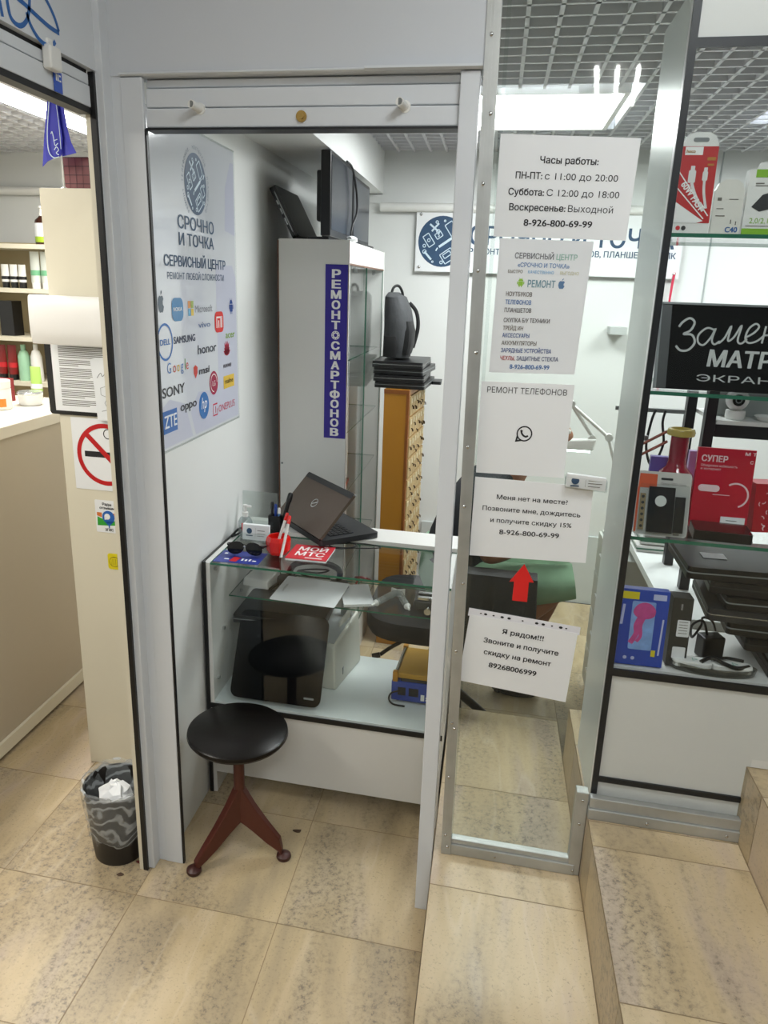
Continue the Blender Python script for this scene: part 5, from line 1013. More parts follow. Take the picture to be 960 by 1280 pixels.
t = thing('dish', 'flat white dish right of the camera on the bench rack', 'dish', .80, 2.33, 1.3185); m = MB(); m.lathe([(.0005, 0), (.03, 0), (.042, .012), (.040, .013), (.028, .003), (.0005, .003)], (.80, 2.335, 1.3187), 24); obj('dish', m, whitep, t, smooth=True)
for k, (u0, lab) in enumerate(((.47, 'left of two looped black cables hanging from the rack arm'), (.54, 'right of two looped black cables hanging from the rack arm'))):
    m = MB(); m.tube([(u0-.02, 2.4955, 1.308), (u0-.03, 2.49, 1.27), (u0-.035, 2.49, 1.19), (u0-.01, 2.49, 1.13), (u0+.015, 2.49, 1.2), (u0+.005, 2.493, 1.27), (u0+.01, 2.4955, 1.308)], .004, 8, smooth=6); tag(obj('cable', m, blackp, smooth=True), lab, 'cable', 'cables on the rack arm')
for k, (u, c, h, lab) in enumerate(((.44, '#6c5cae', .14, 'purple box upright behind the red flask'), (.53, '#b79ad0', .16, 'pale lilac box upright right behind the red flask'))):
    carton('phone_case_box', lab, 'box', u, 1.965, Z3, .055, .02, h, mat('print_box_'+c.strip('#'), c, .4, var=.15, scale=30))
for k, (z0, lab) in enumerate(((1.262, 'upper of two brown tweezers poking left behind the case frame'), (1.235, 'lower of two brown tweezers poking left behind the case frame'))):
    t = thing('tweezers', lab, 'tweezers', .40, 1.93, Z3)
    m = MB(); m.tube([(.352, 1.925, z0-.01+.03), (.40, 1.93, z0+.02+.03), (.44, 1.935, z0+.045+.03)], .0035, 8); obj('arm', m, mat('copper_brown_metal', '#7d4032', .35, .5), t, smooth=True)
    m = MB(); m.tube([(.352, 1.933, z0-.012+.03), (.40, 1.94, z0+.016+.03), (.44, 1.937, z0+.043+.03)], .003, 8); obj('arm', m, mat('copper_brown_metal', '#7d4032', .35, .5), t, smooth=True)
m = MB(); m.box(.337, .405, 1.955, 1.972, Z3+.0005, Z3+.012); m.box(.345, .357, 1.955, 1.972, Z3+.012, Z3+.19); m.box(.345, .40, 1.957, 1.970, Z3+.178, Z3+.19); tag(obj('tool_hanger', m, greyp), 'grey tool hanger at the rear left of the third shelf', 'hanger')
m = MB(); m.prism([(.826, 1.612), (.834, 1.612), (.838, 1.70), (.842, 1.764), (.831, 1.764), (.827, 1.70)], 4.013, 4.0188, 1); tag(obj('pink_ribbon', m, mat('pink_red_ribbon', '#c8304e', .5, var=.05)), 'narrow pink red strip hanging below the right end of the banner', 'strip')
m = MB(); m.box(.56, .64, 3.95, 4.049, 1.465, 1.50); tag(obj('wall_socket_box', m, mat('grey_wall_box', '#b4b8b6', .5)), 'small grey box on the back wall right of the services sheet', 'wall box')
# ================================================================== ON AND AROUND THE TALL SHOWCASE
ZC = 1.8052
t = thing('laptop', 'black laptop standing on edge against the wall on top of the tall showcase', 'laptop', -.75, 2.9, ZC)
lfm = F(W(-.742, 2.75, ZC+.001), (0, 1, 0), Vector((-.085, 0, .165)))
m = MB(lfm); m.rrect(0, .33, 0, .19, .010, 0, .013); obj('base', m, blackp, t); m = MB(lfm); m.rrect(0, .33, 0, .19, .010, .0145, .009); obj('lid', m, darkg, t)
m = MB(lfm); m.box(-.0008, .001, .02, .17, .010, .0135); m.box(-.0012, .001, .05, .075, .003, .008); m.box(-.0012, .001, .09, .11, .003, .008); m.box(-.0012, .001, .125, .14, .003, .008); obj('edge_ports', m, sil, t)
def monitor(label, v0, v1, z1, uf, th):
    t = thing('monitor', label, 'monitor', uf-.05, (v0+v1)/2, ZC); zb = ZC+.012
    m = MB(); m.box(uf-th, uf, v0, v1, zb, z1); obj('housing', m, blackp, t, bevel=.004)
    m = MB(); m.box(uf-.0005, uf+.0015, v0+.014, v1-.014, zb+.022, z1-.014); obj('screen', m, mat('dark_blue_grey_screen', '#20242d', .22, var=.1), t)
    m = MB(); m.box(uf-th-.022, uf-th, v0+.03, v1-.05, zb+.05, z1-.06); obj('rear_housing', m, blackp, t, bevel=.006)
    vc = v0+.13; m = MB(); m.box(uf-.09, uf-.012, vc-.10, vc+.10, ZC, ZC+.011); m.box(uf-th-.018, uf-th, vc-.03, vc+.03, ZC+.008, zb+.10); obj('stand', m, blackp, t, bevel=.002)
    return t
monitor('nearer of two black monitors on top of the tall showcase', 2.725, 3.135, 2.096, -.598, .036)
monitor('farther black monitor behind the nearer one on top of the tall showcase', 3.155, 3.55, 2.075, -.598, .03)
m = MB(); m.tube([(-.592, 2.98, 2.096), (-.583, 3.05, 2.08), (-.578, 3.12, 2.0), (-.578, 3.13, 1.93), (-.585, 3.08, 1.88), (-.585, 3.06, 1.83), (-.56, 3.12, 1.811), (-.55, 3.25, 1.812), (-.545, 3.35, 1.811)], .0042, 8, smooth=6); tag(obj('monitor_cable', m, blackp, smooth=True), 'black cable hanging down in front of the two monitors', 'cable')
m = MB(); rs = []; rnd = random.Random(6)
for j in range(7): rs.append([(-.558+.020*sin(pi*(j+.1)/6.3)*(1+.3*rnd.uniform(-1, 1))*cos(2*pi*i/10), 2.93+.045*sin(pi*(j+.1)/6.3)*(1+.3*rnd.uniform(-1, 1))*sin(2*pi*i/10), ZC+.013-.0125*cos(pi*j/6)) for i in range(10)])
m.rings(rs); tag(obj('crumpled_paper', m, paper), 'crumpled white paper at the front edge of the tall showcase top', 'paper')
t = thing('smartphone', 'red cased phone lying on the third glass shelf inside the tall showcase', 'phone', -.60, 2.96, .8565); m = MB(rig(-.60, 2.96, .8567, 8)); m.rrect(-.036, .036, -.075, .075, .010, 0, .009); obj('case', m, mat('dark_red_case', '#8f1c1c', .35), t); m = MB(rig(-.60, 2.96, .8567, 8)); m.rrect(-.033, .033, -.072, .072, .008, .009, .0008); obj('screen', m, lens, t)
t = thing('carton', 'small pale carton on the upper glass shelf inside the tall showcase', 'box', -.66, 2.95, 1.3805); m = MB(); m.box(-.72, -.60, 2.86, 3.02, 1.3805, 1.43); obj('body', m, whitep, t, bevel=.001); m = MB(); m.box(-.7205, -.5995, 2.859, 3.0205, 1.405, 1.411); obj('band', m, greyp, t)
# laptops and backpack on the drawer cabinet
ZD = 1.2247
for k, (lab, du, dv, rz) in enumerate((('lowest closed laptop on the ochre drawer cabinet', .0, .0, 0), ('second closed laptop from the bottom on the drawer cabinet', -.012, -.01, 3), ('third closed laptop from the bottom on the drawer cabinet', -.004, .006, -2), ('topmost closed laptop on the drawer cabinet, under the backpack', -.016, -.012, 2))):
    closed_laptop('laptop', lab, -.388+du, 3.44+dv, ZD+.0298*k, rz, .225, .33, .028, blackp, sil if k in (1, 3) else greyp, 'laptops on the drawer cabinet')
m = MB(rig(-.28, 3.56, ZD+.001, 5)); m.rrect(.006, .05, -.07, .05, .008, 0, .014); t = obj('power_bank', m, blackp); tag(t, 'small black slab jutting out right of the laptops on the drawer cabinet', 'battery')
t = thing('backpack', 'grey and black backpack standing on the laptop stack beside the tall showcase', 'backpack', -.425, 3.45, ZD+.12)
bk = mat('grey_backpack_cloth', '#3b3d3f', .8, var=.2, scale=60, bump=.2); bkd = mat('black_backpack_cloth', '#0e0f10', .7, var=.2, scale=60)
zb = ZD+.1205
def sup(cx, cy, a, b, z, n=20, p=.7): return [(cx+a*abs(cos(q))**p*(1 if cos(q) > 0 else -1), cy+b*abs(sin(q))**p*(1 if sin(q) > 0 else -1), z) for q in [2*pi*i/n for i in range(n)]]
m = MB(); m.rings([sup(-.43, 3.45, .03, .05, zb), sup(-.43, 3.45, .055, .11, zb+.006), sup(-.432, 3.45, .062, .125, zb+.06), sup(-.428, 3.45, .064, .128, zb+.14), sup(-.436, 3.45, .058, .122, zb+.21), sup(-.448, 3.45, .045, .105, zb+.265), sup(-.458, 3.45, .022, .06, zb+.285)]); obj('body', m, bk, t, smooth=True)
m = MB(); m.rings([sup(-.395, 3.43, .026, .085, zb+.02, p=.5), sup(-.388, 3.43, .030, .092, zb+.06, p=.5), sup(-.386, 3.43, .030, .092, zb+.12, p=.5), sup(-.392, 3.43, .024, .085, zb+.165, p=.5)]); obj('pocket', m, bkd, t, smooth=True)
m = MB(); m.rings([sup(-.455, 3.345, .03, .02, zb+.01, p=.6), sup(-.45, 3.34, .034, .022, zb+.05, p=.6), sup(-.45, 3.342, .032, .02, zb+.10, p=.6)]); obj('side_pocket', m, bkd, t, smooth=True)
m = MB(); m.tube([(-.465, 3.40, zb+.268), (-.455, 3.41, zb+.305), (-.435, 3.43, zb+.312), (-.42, 3.45, zb+.285), (-.418, 3.46, zb+.25)], .006, 8, smooth=5); obj('handle', m, bkd, t, smooth=True)
m = MB(); m.tube([(-.395, 3.53, zb+.24), (-.362, 3.54, zb+.20), (-.352, 3.54, zb+.13), (-.372, 3.54, zb+.04)], .009, 8, smooth=5); obj('shoulder_strap', m, bkd, t, smooth=True)
# ================================================================== PERSON AT THE WORKBENCH
t = thing('swivel_chair', 'black padded swivel chair with height lever under the seated person', 'chair', -.13, 2.80, 0)
m = MB()
def se(s_, z, p=.45): return sup(-.13, 2.80, .29*s_, .275*s_, z, 32, p)
m.rings([se(.80, .362), se(.95, .372), se(1.0, .40), se(1.0, .425), se(.96, .445), se(.85, .452), se(.3, .448)]); obj('seat', m, mat('black_upholstery', '#131415', .75, var=.2, scale=50), t, smooth=True)
m = MB(); m.box(-.23, -.03, 2.71, 2.89, .33, .3625); m.tube([(-.13, 2.80, .34), (-.13, 2.80, .10)], .025, 16); obj('column', m, blackp, t)
m = MB(); m.tube([(-.2, 2.72, .345), (-.30, 2.60, .325), (-.345, 2.565, .30)], .0075, 8, smooth=4); m.tube([(-.345, 2.565, .30), (-.375, 2.56, .292)], .011, 8); obj('lever', m, blackp, t, smooth=True)
for k in range(5):
    a = 2*pi*k/5+.5; ex, ey = -.13+.29*cos(a), 2.80+.29*sin(a)
    m = MB(); m.tube([(-.13+.02*cos(a), 2.80+.02*sin(a), .115), (ex, ey, .075)], [.022, .015], 10); sp_ = obj('base_spoke', m, blackp, t, smooth=True)
    m = MB(); m.tube([(ex-.012*sin(a), ey+.012*cos(a), .026), (ex+.012*sin(a), ey-.012*cos(a), .026)], .0255, 16); m.tube([(ex, ey, .03), (ex, ey, .075)], .006, 8); obj('castor', m, darkg, sp_, smooth=True)
m = MB(); m.tube([(-.10, 2.555, .37), (-.10, 2.535, .50), (-.08, 2.535, .655)], .014, 10); m.box(-.13, .19, 2.51, 2.56, .655, .685); obj('armrest', m, blackp, t, bevel=.006)
t = thing('jacket', 'black jacket hanging over the chair arm beside the seated person', 'jacket', .1, 2.53, .45)
m = MB(); n = 16; rs = []
for i in range(n+1):
    a = i/n; u = -.075+.285*a; wv2 = .012*sin(9*a)+.006*sin(23*a); d = .02*sin(5*a+1)
    rs.append([(u, 2.600+wv2, .50+d), (u, 2.595+wv2*.5, .62), (u, 2.575, .694), (u, 2.535, .703+.004*sin(14*a)), (u, 2.497, .694), (u, 2.480-wv2, .62), (u+.01*sin(7*a), 2.476-wv2*1.6, .53), (u+.016*sin(7*a), 2.474-wv2*2, .44+d*1.5), (u+.016*sin(7*a), 2.486-wv2*2, .44+d*1.5), (u, 2.492-wv2, .60), (u, 2.508, .6865), (u, 2.535, .6895), (u, 2.566, .6865), (u, 2.583, .61), (u, 2.588+wv2, .50+d)])
m.rings(rs); obj('cloth', m, mat('black_jacket_cloth', '#0c0d10', .6, var=.3, scale=30, bump=.3), t, smooth=True)
skin = mat('warm_skin', '#a06a4c', .55, var=.1, scale=30); 
def person():
    J = {}; E_ = []
    def j(n_, u, v, z, r, r2=None): J[n_] = (len(J), W(u, v, z), (r, r2 or r)); return n_
    def link(*ns):
        for a, b in zip(ns, ns[1:]): E_.append((J[a][0], J[b][0]))
    pv = 2.84
    j('pelvis', -.10, pv, .545, .115, .10); j('belly', -.085, pv, .66, .115, .10); j('chest', -.02, pv, .80, .125, .11); j('upper', .045, pv, .925, .12, .09); j('neck', .13, pv, 1.03, .05); j('jaw', .19, pv, 1.10, .062); j('face', .225, pv, 1.160, .082, .078); j('crown', .22, pv, 1.220, .078, .075); j('top', .21, pv, 1.260, .045)
    link('pelvis', 'belly', 'chest', 'upper', 'neck', 'jaw', 'face', 'crown', 'top')
    j('nose', .318, pv, 1.143, .013); link('face', 'nose')
    for s_, q in ((-1, 'r'), (1, 'l')):
        j('ear'+q, .215, pv+s_*.085, 1.155, .014); link('face', 'ear'+q)
        j('hip'+q, -.07, pv+s_*.085, .535, .085); fx = -.32 if s_ < 0 else 0; j('thigh'+q, .13, pv+s_*.095, .565, .070); j('knee'+q, .335, pv+s_*.10, .590, .052); j('calf'+q, .285+fx*.45, pv+s_*.10, .42, .050); j('shin'+q, .205+fx*.9, pv+s_*.10, .20, .036); j('ankle'+q, .165+fx, pv+s_*.10, .085, .032); j('ball'+q, .235+fx, pv+s_*.105, .035, .028); j('toe'+q, .275+fx, pv+s_*.108, .026, .018)
        link('pelvis', 'hip'+q, 'thigh'+q, 'knee'+q, 'calf'+q, 'shin'+q, 'ankle'+q, 'ball'+q, 'toe'+q)
        j('shoulder'+q, .03, pv+s_*.165, .93, .058); j('elbow'+q, .03, pv+s_*.20, .70, .040); j('wrist'+q, .235, pv+s_*.10, .785, .026); j('palm'+q, .295, pv+s_*.085, .795, .028, .016)
        link('upper', 'shoulder'+q, 'elbow'+q, 'wrist'+q, 'palm'+q)
        for k, (o_, l_) in enumerate(((-.027, .070), (-.009, .080), (.009, .076), (.026, .060))):
            j('f%d%s' % (k, q), .328, pv+s_*.08+o_, .794, .0095); j('g%d%s' % (k, q), .328+l_*.5, pv+s_*.076+o_, .782, .0085); j('h%d%s' % (k, q), .328+l_*.72, pv+s_*.072+o_, .760, .0075); link('palm'+q, 'f%d%s' % (k, q), 'g%d%s' % (k, q), 'h%d%s' % (k, q))
        j('t0'+q, .285, pv+s_*.052, .785, .011); j('t1'+q, .315, pv+s_*.036, .770, .009); link('palm'+q, 't0'+q, 't1'+q)
    org = W(-.10, pv, 0)
    t = thing('person', 'person in green shorts seated at the workbench, mostly hidden behind the notices', 'person', -.10, pv, 0)
    me = bpy.data.meshes.new('body'); vs = sorted(J.values()); me.from_pydata([tuple(p-org) for _, p, _ in vs], E_, []); me.materials.append(skin)
    o = bpy.data.objects.new('body', me); COL.objects.link(o); o.parent = t
    sk = o.modifiers.new('skin', 'SKIN'); sk.use_smooth_shade = True
    for k, (_, _, r) in enumerate(vs): me.skin_vertices[0].data[k].radius = r; me.skin_vertices[0].data[k].use_root = (k == 0)
    ss = o.modifiers.new('sub', 'SUBSURF'); ss.levels = 1; ss.render_levels = 2
    def along(pts, n=20, sx=1):
        rs = []
        for i, (c, a, b) in enumerate(pts):
            c0 = Vector(pts[max(i-1, 0)][0]); c1 = Vector(pts[min(i+1, len(pts)-1)][0]); d = (c1-c0).normalized(); y = Vector((0, 1, 0)); z = d.cross(y).normalized()
            rs.append([tuple(Vector(c)+y*a*cos(2*pi*k/n)+z*(b+.006*sin(3*2*pi*k/n+i))*sin(2*pi*k/n)) for k in range(n)])
        return rs
    sh = mat('sage_green_cotton', '#86a98a', .8, var=.12, scale=25, bump=.2); m = MB()
    for s_ in (-1, 1):
        m.rings(along([((-.08, pv+s_*.075, .56), .10, .105), ((.06, pv+s_*.09, .568), .102, .092), ((.20, pv+s_*.098, .585), .094, .078), ((.31, pv+s_*.10, .602), .088, .066), ((.362, pv+s_*.10, .612), .088, .062), ((.355, pv+s_*.10, .610), .076, .052)]))
    m.rings(along([((-.10, pv, .485), .185, .10), ((-.10, pv, .56), .19, .135), ((-.095, pv, .66), .165, .13), ((-.09, pv, .68), .16, .125)])); obj('shorts', m, sh, t, smooth=True)
    m = MB(); m.rings(along([((-.09, pv, .63), .175, .135), ((-.075, pv, .70), .165, .13), ((-.02, pv, .82), .18, .135), ((.035, pv, .92), .18, .115), ((.075, pv, .97), .13, .085), ((.10, pv, .995), .075, .065)]))
    for s_ in (-1, 1): m.rings(along([((.03, pv+s_*.14, .93), .07, .075), ((.07, pv+s_*.185, .875), .066, .066), ((.12, pv+s_*.205, .815), .062, .062)]))
    obj('shirt', m, mat('charcoal_shirt', '#24272c', .8, var=.15, scale=30), t, smooth=True)
    m = MB(); m.rings([[(.198+(.100*r_ if cos(a) < .35 else .094*r_)*cos(a), pv+.092*r_*sin(a), z+.045) for a in [2*pi*k/24 for k in range(24)]] for r_, z in ((.80, 1.075), (.98, 1.13), (1.03, 1.17), (.95, 1.21), (.65, 1.245), (.2, 1.258))]); obj('hair', m, mat('dark_brown_hair', '#1c1410', .6, var=.3, scale=90), t, smooth=True)
    for s_ in (-1, 1):
        m = MB(); m.ball((.296, pv+s_*.030, 1.167), .0115, .7, 1, .8, 12, 8); obj('eye', m, mat('eye_white', '#e5e2dc', .2), t, smooth=True)
        m = MB(); m.lathe([(.0005, 0), (.034, 0), (.040, .015), (.038, .05), (.030, .07), (.0005, .07)], (.205+(-.32 if s_ < 0 else 0), pv+s_*.105, .002), 20, sx=2.3, sy=1.05); obj('shoe', m, mat('black_shoe', '#101114', .5, var=.15), t, smooth=True)
    m = MB(); m.ball((.280, pv, 1.10), .02, .5, 1, .25, 12, 6); obj('lips', m, mat('lip_skin', '#8a4a40', .5), t, smooth=True)
person()
# ================================================================== NEIGHBOURING COSMETICS SHOP
t = thing('cosmetics_cabinet', 'tall cream side panel cabinet just inside the neighbouring shop, carrying stickers', 'cabinet', -1.11, 2.25, 0)
m = MB(); m.box(-1.311, -.915, 2.067, 2.085, 0, 1.888); obj('side_panel', m, cream, t, bevel=.001)
m = MB(); m.box(-1.309, -.915, 2.085, 2.45, 1.868, 1.887); m.box(-1.309, -1.29, 2.085, 2.45, 0, 1.868); m.box(-.935, -.915, 2.085, 2.45, 0, 1.868); m.box(-1.29, -.935, 2.43, 2.45, 0, 1.868); m.box(-1.29, -.935, 2.085, 2.43, .05, .07); obj('carcass', m, cream, t)
for z in (.5, .95, 1.4):
    m = MB(); m.box(-1.29, -.935, 2.085, 2.43, z, z+.018); obj('shelf', m, cream, t)
t = thing('clipboard', 'black clipboard with white pages flipped over its top on the cream cabinet', 'clipboard', -1.22, 2.06, 1.245)
CF = front(-1.338, 2.062, 1.243); m = MB(CF); m.rrect(0, .265, 0, .345, .010, -.003, .004); obj('board', m, blackp, t)
m = MB(CF); m.box(.022, .262, .012, .30, .0012, .0022); pg = obj('page', m, paper, t)
m = MB(CF); rnd = random.Random(3)
y = .205
for para in (7, 4, 6, 5, 5, 4):
    for k in range(para):
        if y < .022: break
        m.rect(.046, .25-(rnd.uniform(.04, .14) if k == para-1 else rnd.uniform(0, .006)), y, y+.0022); y -= .0052
    y -= .004
m.v = [p+CF.n*.0026 for p in m.v]; obj('print_lines', m, greyink, pg)
m = MB(CF); arc = [(.300, .004), (.335, .010), (.352, .026), (.350, .048), (.335, .062), (.30, .066), (.25, .058), (.215, .042)]
rs = []
pts = [Vector((a, b, 0)) for a, b in arc]; pts = spline(pts, 5)
m.rings([[(x-.008*sin(k/5), p.x, p.y) for k, p in enumerate(pts)]+[(x-.008*sin(k/5), p.x-.0015, p.y-.0015) for k, p in reversed(list(enumerate(pts)))] for x in (-.002, .04, .10, .18, .262)]); obj('flipped_pages', m, mat('bright_white_paper', '#ecebe8', .55, var=.01), t, smooth=True)
m = MB(CF); m.box(.08, .19, .335, .350, .001, .012); obj('clip', m, chrome, t, bevel=.002)
t = thing('note_sheet', 'thin handwritten sheet hanging over the right of the clipboard page', 'note', -1.13, 2.05, 1.235)
NF = front(-1.178, 2.0540, 1.232); m = MB(NF); m.prism([(.004, 0), (.10, .006), (.10, .20), (-.008, .185), (.0, .10)], -.001, 0); obj('sheet', m, film, t)
m = MB(NF); m.ring((.035, .09, .0005), .018, .0015, 5); m.ring((.045, .055, .0005), .014, .0015, 6); m.ribbon([(.012, .13), (.025, .145), (.03, .135), (.045, .15)], .002, .0005, 4); m.ribbon([(.02, .03), (.04, .035), (.06, .03)], .0015, .0005); m.ring((.075, .10, .0005), .016, .0015, 4); obj('pencil_marks', m, greyp, t)
t = thing('no_smoking_sign', 'white no smoking sign with red ring on the cream cabinet', 'sign', -1.16, 2.066, 1.005)
SF = front(-1.162, 2.0662, 1.124); m = MB(SF); m.box(-.112, .112, -.115, .112, 0, .0006); obj('sheet', m, paper, t)
m = MB(SF); m.box(-.072, .072, -.009, .009, .0007, .0009); m.ring((.012, .066, .0009), .016, .003, 18, a0=R(60), a1=R(280)); m.ribbon([(.05, .02), (.058, .04), (.05, .055)], .003, .0009, 4); obj('cigarette', m, ink, t)
m = MB(SF); m.ring((0, 0, .0013), .098, .014, 48); c45 = cos(pi/4); m.ribbon([(-.088*c45, .088*c45), (.088*c45, -.088*c45)], .016, .0012); obj('prohibition_ring', m, mat('sign_red', '#b81c20', .4), t)
t = thing('review_sticker', 'small white map review sticker with a blue pin on the cream cabinet', 'sticker', -1.17, 2.066, .87)
SF = front(-1.172, 2.0662, .922); m = MB(SF); m.rrect(-.042, .042, -.052, .055, .004, 0, .0005); obj('sheet', m, paper, t)
m = MB(SF); m.text('Рады', 0, .038, h=.009, z=.0009, bold=.02); m.text('отзывам', 0, .026, h=.008, w=.052, z=.0009, bold=.02); m.text('2ГИС', .003, -.046, h=.008, w=.028, z=.0009, bold=.02); obj('lettering', m, ink, t)
m = MB(SF); m.poly([(-.037, -.030, .0008), (.030, -.026, .0008), (.032, -.012, .0008), (-.02, -.006, .0008), (-.036, .000, .0008)]); obj('green_map', m, mat('map_green', '#2f9a34', .4), t); m = MB(SF); m.poly([(-.037, .003, .0008), (-.020, -.002, .0008), (-.020, .014, .0008), (-.037, .014, .0008)]); m.rect(.020, .032, -.004, .014, .0008); obj('orange_map', m, mat('map_orange', '#d0743a', .4), t)
m = MB(SF); m.disc((.003, .0, .0012), .0215, 28); m.poly([(-.013, -.014, .0012), (.019, -.014, .0012), (.006, -.028, .0012), (.005, -.037, .0012), (.002, -.037, .0012), (.001, -.028, .0012)]); pn = obj('map_pin', m, mat('pin_blue', '#2560b0', .4), t); m = MB(SF); m.disc((-.001, .002, .0016), .010, 20); m.poly([(-.011, .002, .0016), (-.011, -.009, .0016), (.0, -.007, .0016)]); obj('pin_bubble', m, whiteink, pn)
t = thing('yellow_sticker', 'small round cornered yellow sticker lowest on the cream cabinet', 'sticker', -1.16, 2.066, .745)
SF = front(-1.160, 2.0662, .772); m = MB(SF); m.rrect(-.023, .023, -.026, .028, .009, 0, .0005); obj('sheet', m, mat('sticker_yellow', '#d9c91c', .4, var=.05), t)
m = MB(SF); m.ring((0, 0, .0008), .018, .002, 20); m.rect(-.008, .010, .014, .016, .0008)
for k in range(4): m.ribbon([(-.010+.006*k, -.012), (-.007+.006*k, .010)], .0014, .0008)
obj('drawing', m, mat('olive_ink', '#8a7c1e', .5), t)
# pennant on its stand, boxes on the cabinet
t = thing('pennant', 'royal blue table pennant on a thin white stand on top of the cream cabinet', 'flag', -1.275, 2.15, 1.8885)
m = MB(); m.lathe([(.0005, 0), (.024, 0), (.023, .004), (.012, .008), (.004, .012), (.0005, .012)], (-1.280, 2.15, 1.8885), 24); m.tube([(-1.280, 2.15, 1.895), (-1.284, 2.15, 2.185)], .0028, 8); obj('stand', m, whitep, t, smooth=True)
def cloth(pts, off, name):
    m = MB(); n = len(pts)//2; rs = []
    for d in (0, .0015):
        rs.append([(u, 2.146+off+d+.004*sin(60*u+14*z), z) for u, z in pts])
    m.rings(rs); return obj(name, m, blueflag, t)
m = MB(); m.box(-1.300, -1.264, 2.144, 2.150, 2.178, 2.184); obj('crossbar', m, mat('tarnished_brass', '#4a3a22', .4, .6), t)
f1 = cloth([(-1.299, 2.180), (-1.283, 2.180), (-1.277, 2.10), (-1.272, 2.03), (-1.279, 1.984), (-1.30, 1.978), (-1.322, 1.968), (-1.341, 1.954), (-1.327, 2.03), (-1.314, 2.10)], -.002, 'front_pennant'); f2 = cloth([(-1.284, 2.180), (-1.268, 2.180), (-1.262, 2.12), (-1.255, 2.055), (-1.247, 2.02), (-1.232, 1.992), (-1.258, 1.988), (-1.282, 1.984), (-1.284, 2.08)], .006, 'rear_pennant')
m = MB(front(0, 2.1375, 0)); m.ribbon([(-1.292, 2.176), (-1.306, 2.10), (-1.316, 2.04), (-1.316, 1.995), (-1.302, 1.978), (-1.284, 1.980)], .0028, 0, 6); m.ribbon([(-1.288, 2.176), (-1.280, 2.12), (-1.276, 2.05), (-1.276, 2.0)], .002, 0, 5); m.ribbon([(-1.304, 2.04), (-1.30, 2.046), (-1.297, 2.03), (-1.294, 2.01), (-1.284, 2.016)], .0024, 0, 5); m.ribbon([(-1.298, 2.022), (-1.285, 2.026)], .002, 0); m.ribbon([(-1.298, 1.998), (-1.290, 2.006), (-1.284, 1.998), (-1.292, 1.990), (-1.284, 1.985)], .0024, 0, 5); obj('pennant_script', m, mat('pale_blue_print', '#c9dbe6', .5), f1)
t, bx = carton('patterned_box', 'dusty red tile patterned box on top of the cream cabinet behind the pennant', 'box', -1.262, 2.24, 1.8882, .088, .09, .098, mat('dusty_red_card', '#7a3f40', .55, var=.2, scale=40))
m = MB(bx); [m.rect(-.044, .044, .024*k-.001+.002, .024*k+.0015+.002, .0005) for k in range(5)]; [m.rect(.022*k-.044, .022*k-.0425, 0, .098, .0005) for k in range(5)]; obj('grid_pattern', m, mat('dark_red_line', '#4a1420', .5), t)
carton('black_box', 'small black box right of the patterned box on the cream cabinet', 'box', -1.178, 2.25, 1.8882, .06, .08, .055, blackp)
t = thing('green_bottle', 'slim bright green bottle at the right end of the cream cabinet top', 'bottle', -1.13, 2.22, 1.8882); m = MB(); m.lathe([(.0005, 0), (.016, 0), (.017, .005), (.017, .07), (.008, .09), (.007, .10)], (-1.13, 2.22, 1.8882), 18); obj('body', m, mat('bright_green_plastic', '#1f7a3a', .35), t, smooth=True); m = MB(); m.lathe([(.009, .098), (.009, .115), (.0005, .116)], (-1.13, 2.22, 1.8882), 14); obj('cap', m, whitep, t, smooth=True)
# door bell and tag under the neighbour's fascia
t = thing('door_sensor', 'white door sensor with a small blue tag on the neighbour shop shutter rail', 'sensor', -.885, 1.50, 2.0)
m = MB(); m.box(-.8915, -.872, 1.455, 1.495, 2.03, 2.072); m.box(-.891, -.880, 1.462, 1.482, 2.072, 2.085); obj('body', m, whitep, t, bevel=.004)
m = MB(); m.box(-.8905, -.8885, 1.488, 1.516, 1.998, 2.035); tg = obj('tag', m, mat('tag_blue', '#2d55b8', .4), t); m = MB(side(-.8884, 0, 0)); m.rect(1.493, 1.497, 2.018, 2.030, .0006); m.rect(1.499, 1.503, 2.018, 2.030, .0006); m.rect(1.505, 1.511, 2.018, 2.021, .0006); m.rect(1.505, 1.511, 2.027, 2.030, .0006); obj('tag_print', m, whiteink, tg)
# counter
t = thing('sales_counter', 'long beige sales counter with pale top in the neighbouring shop, left', 'counter', -1.88, 1.9, 0)
m = MB(); m.box(-2.15, -1.622, .9, 2.80, .02, 1.118); obj('body', m, mat('beige_counter_panel', '#b3a895', .5, var=.04, scale=2), t)
m = MB(); m.box(-2.17, -1.605, .88, 2.82, 1.1185, 1.160); obj('worktop', m, mat('pale_cream_worktop', '#d9d2c3', .35, var=.02), t, bevel=.003)
m = MB(); m.box(-1.6215, -1.609, .9, 2.80, .018, .066); obj('skirting', m, cream, t); m = MB(); m.box(-2.1, -1.64, .95, 2.75, 0, .02); obj('plinth', m, darkg, t)
# shelving unit with products
t = thing('wall_shelving', 'cream wall shelving full of cosmetics at the back of the neighbouring shop', 'shelving', -2.3, 3.78, 0)
m = MB(); m.box(-2.86, -1.9, 3.94, 3.955, .1, 1.82); obj('back_panel', m, mat('tan_back_panel', '#b9ab8a', .6, var=.03), t)
m = MB(); m.box(-2.88, -2.86, 3.6, 3.955, 0, 1.82); obj('side_panel', m, cream, t); m = MB(); m.box(-1.9, -1.88, 3.6, 3.955, 0, 1.82); obj('side_panel', m, cream, t)
SH = (1.800, 1.582, 1.335, 1.10, .6, .1)
for z in SH:
    m = MB(); m.box(-2.86, -1.9, 3.6, 3.94, z-.022, z); obj('shelf', m, cream, t)
m = MB(); m.box(-2.375, -2.295, 3.597, 3.5995, 1.312, 1.336); tag(obj('price_tag', m, redp), 'red price tag on the front edge of the third shelf of the cosmetics shelving', 'price tag')
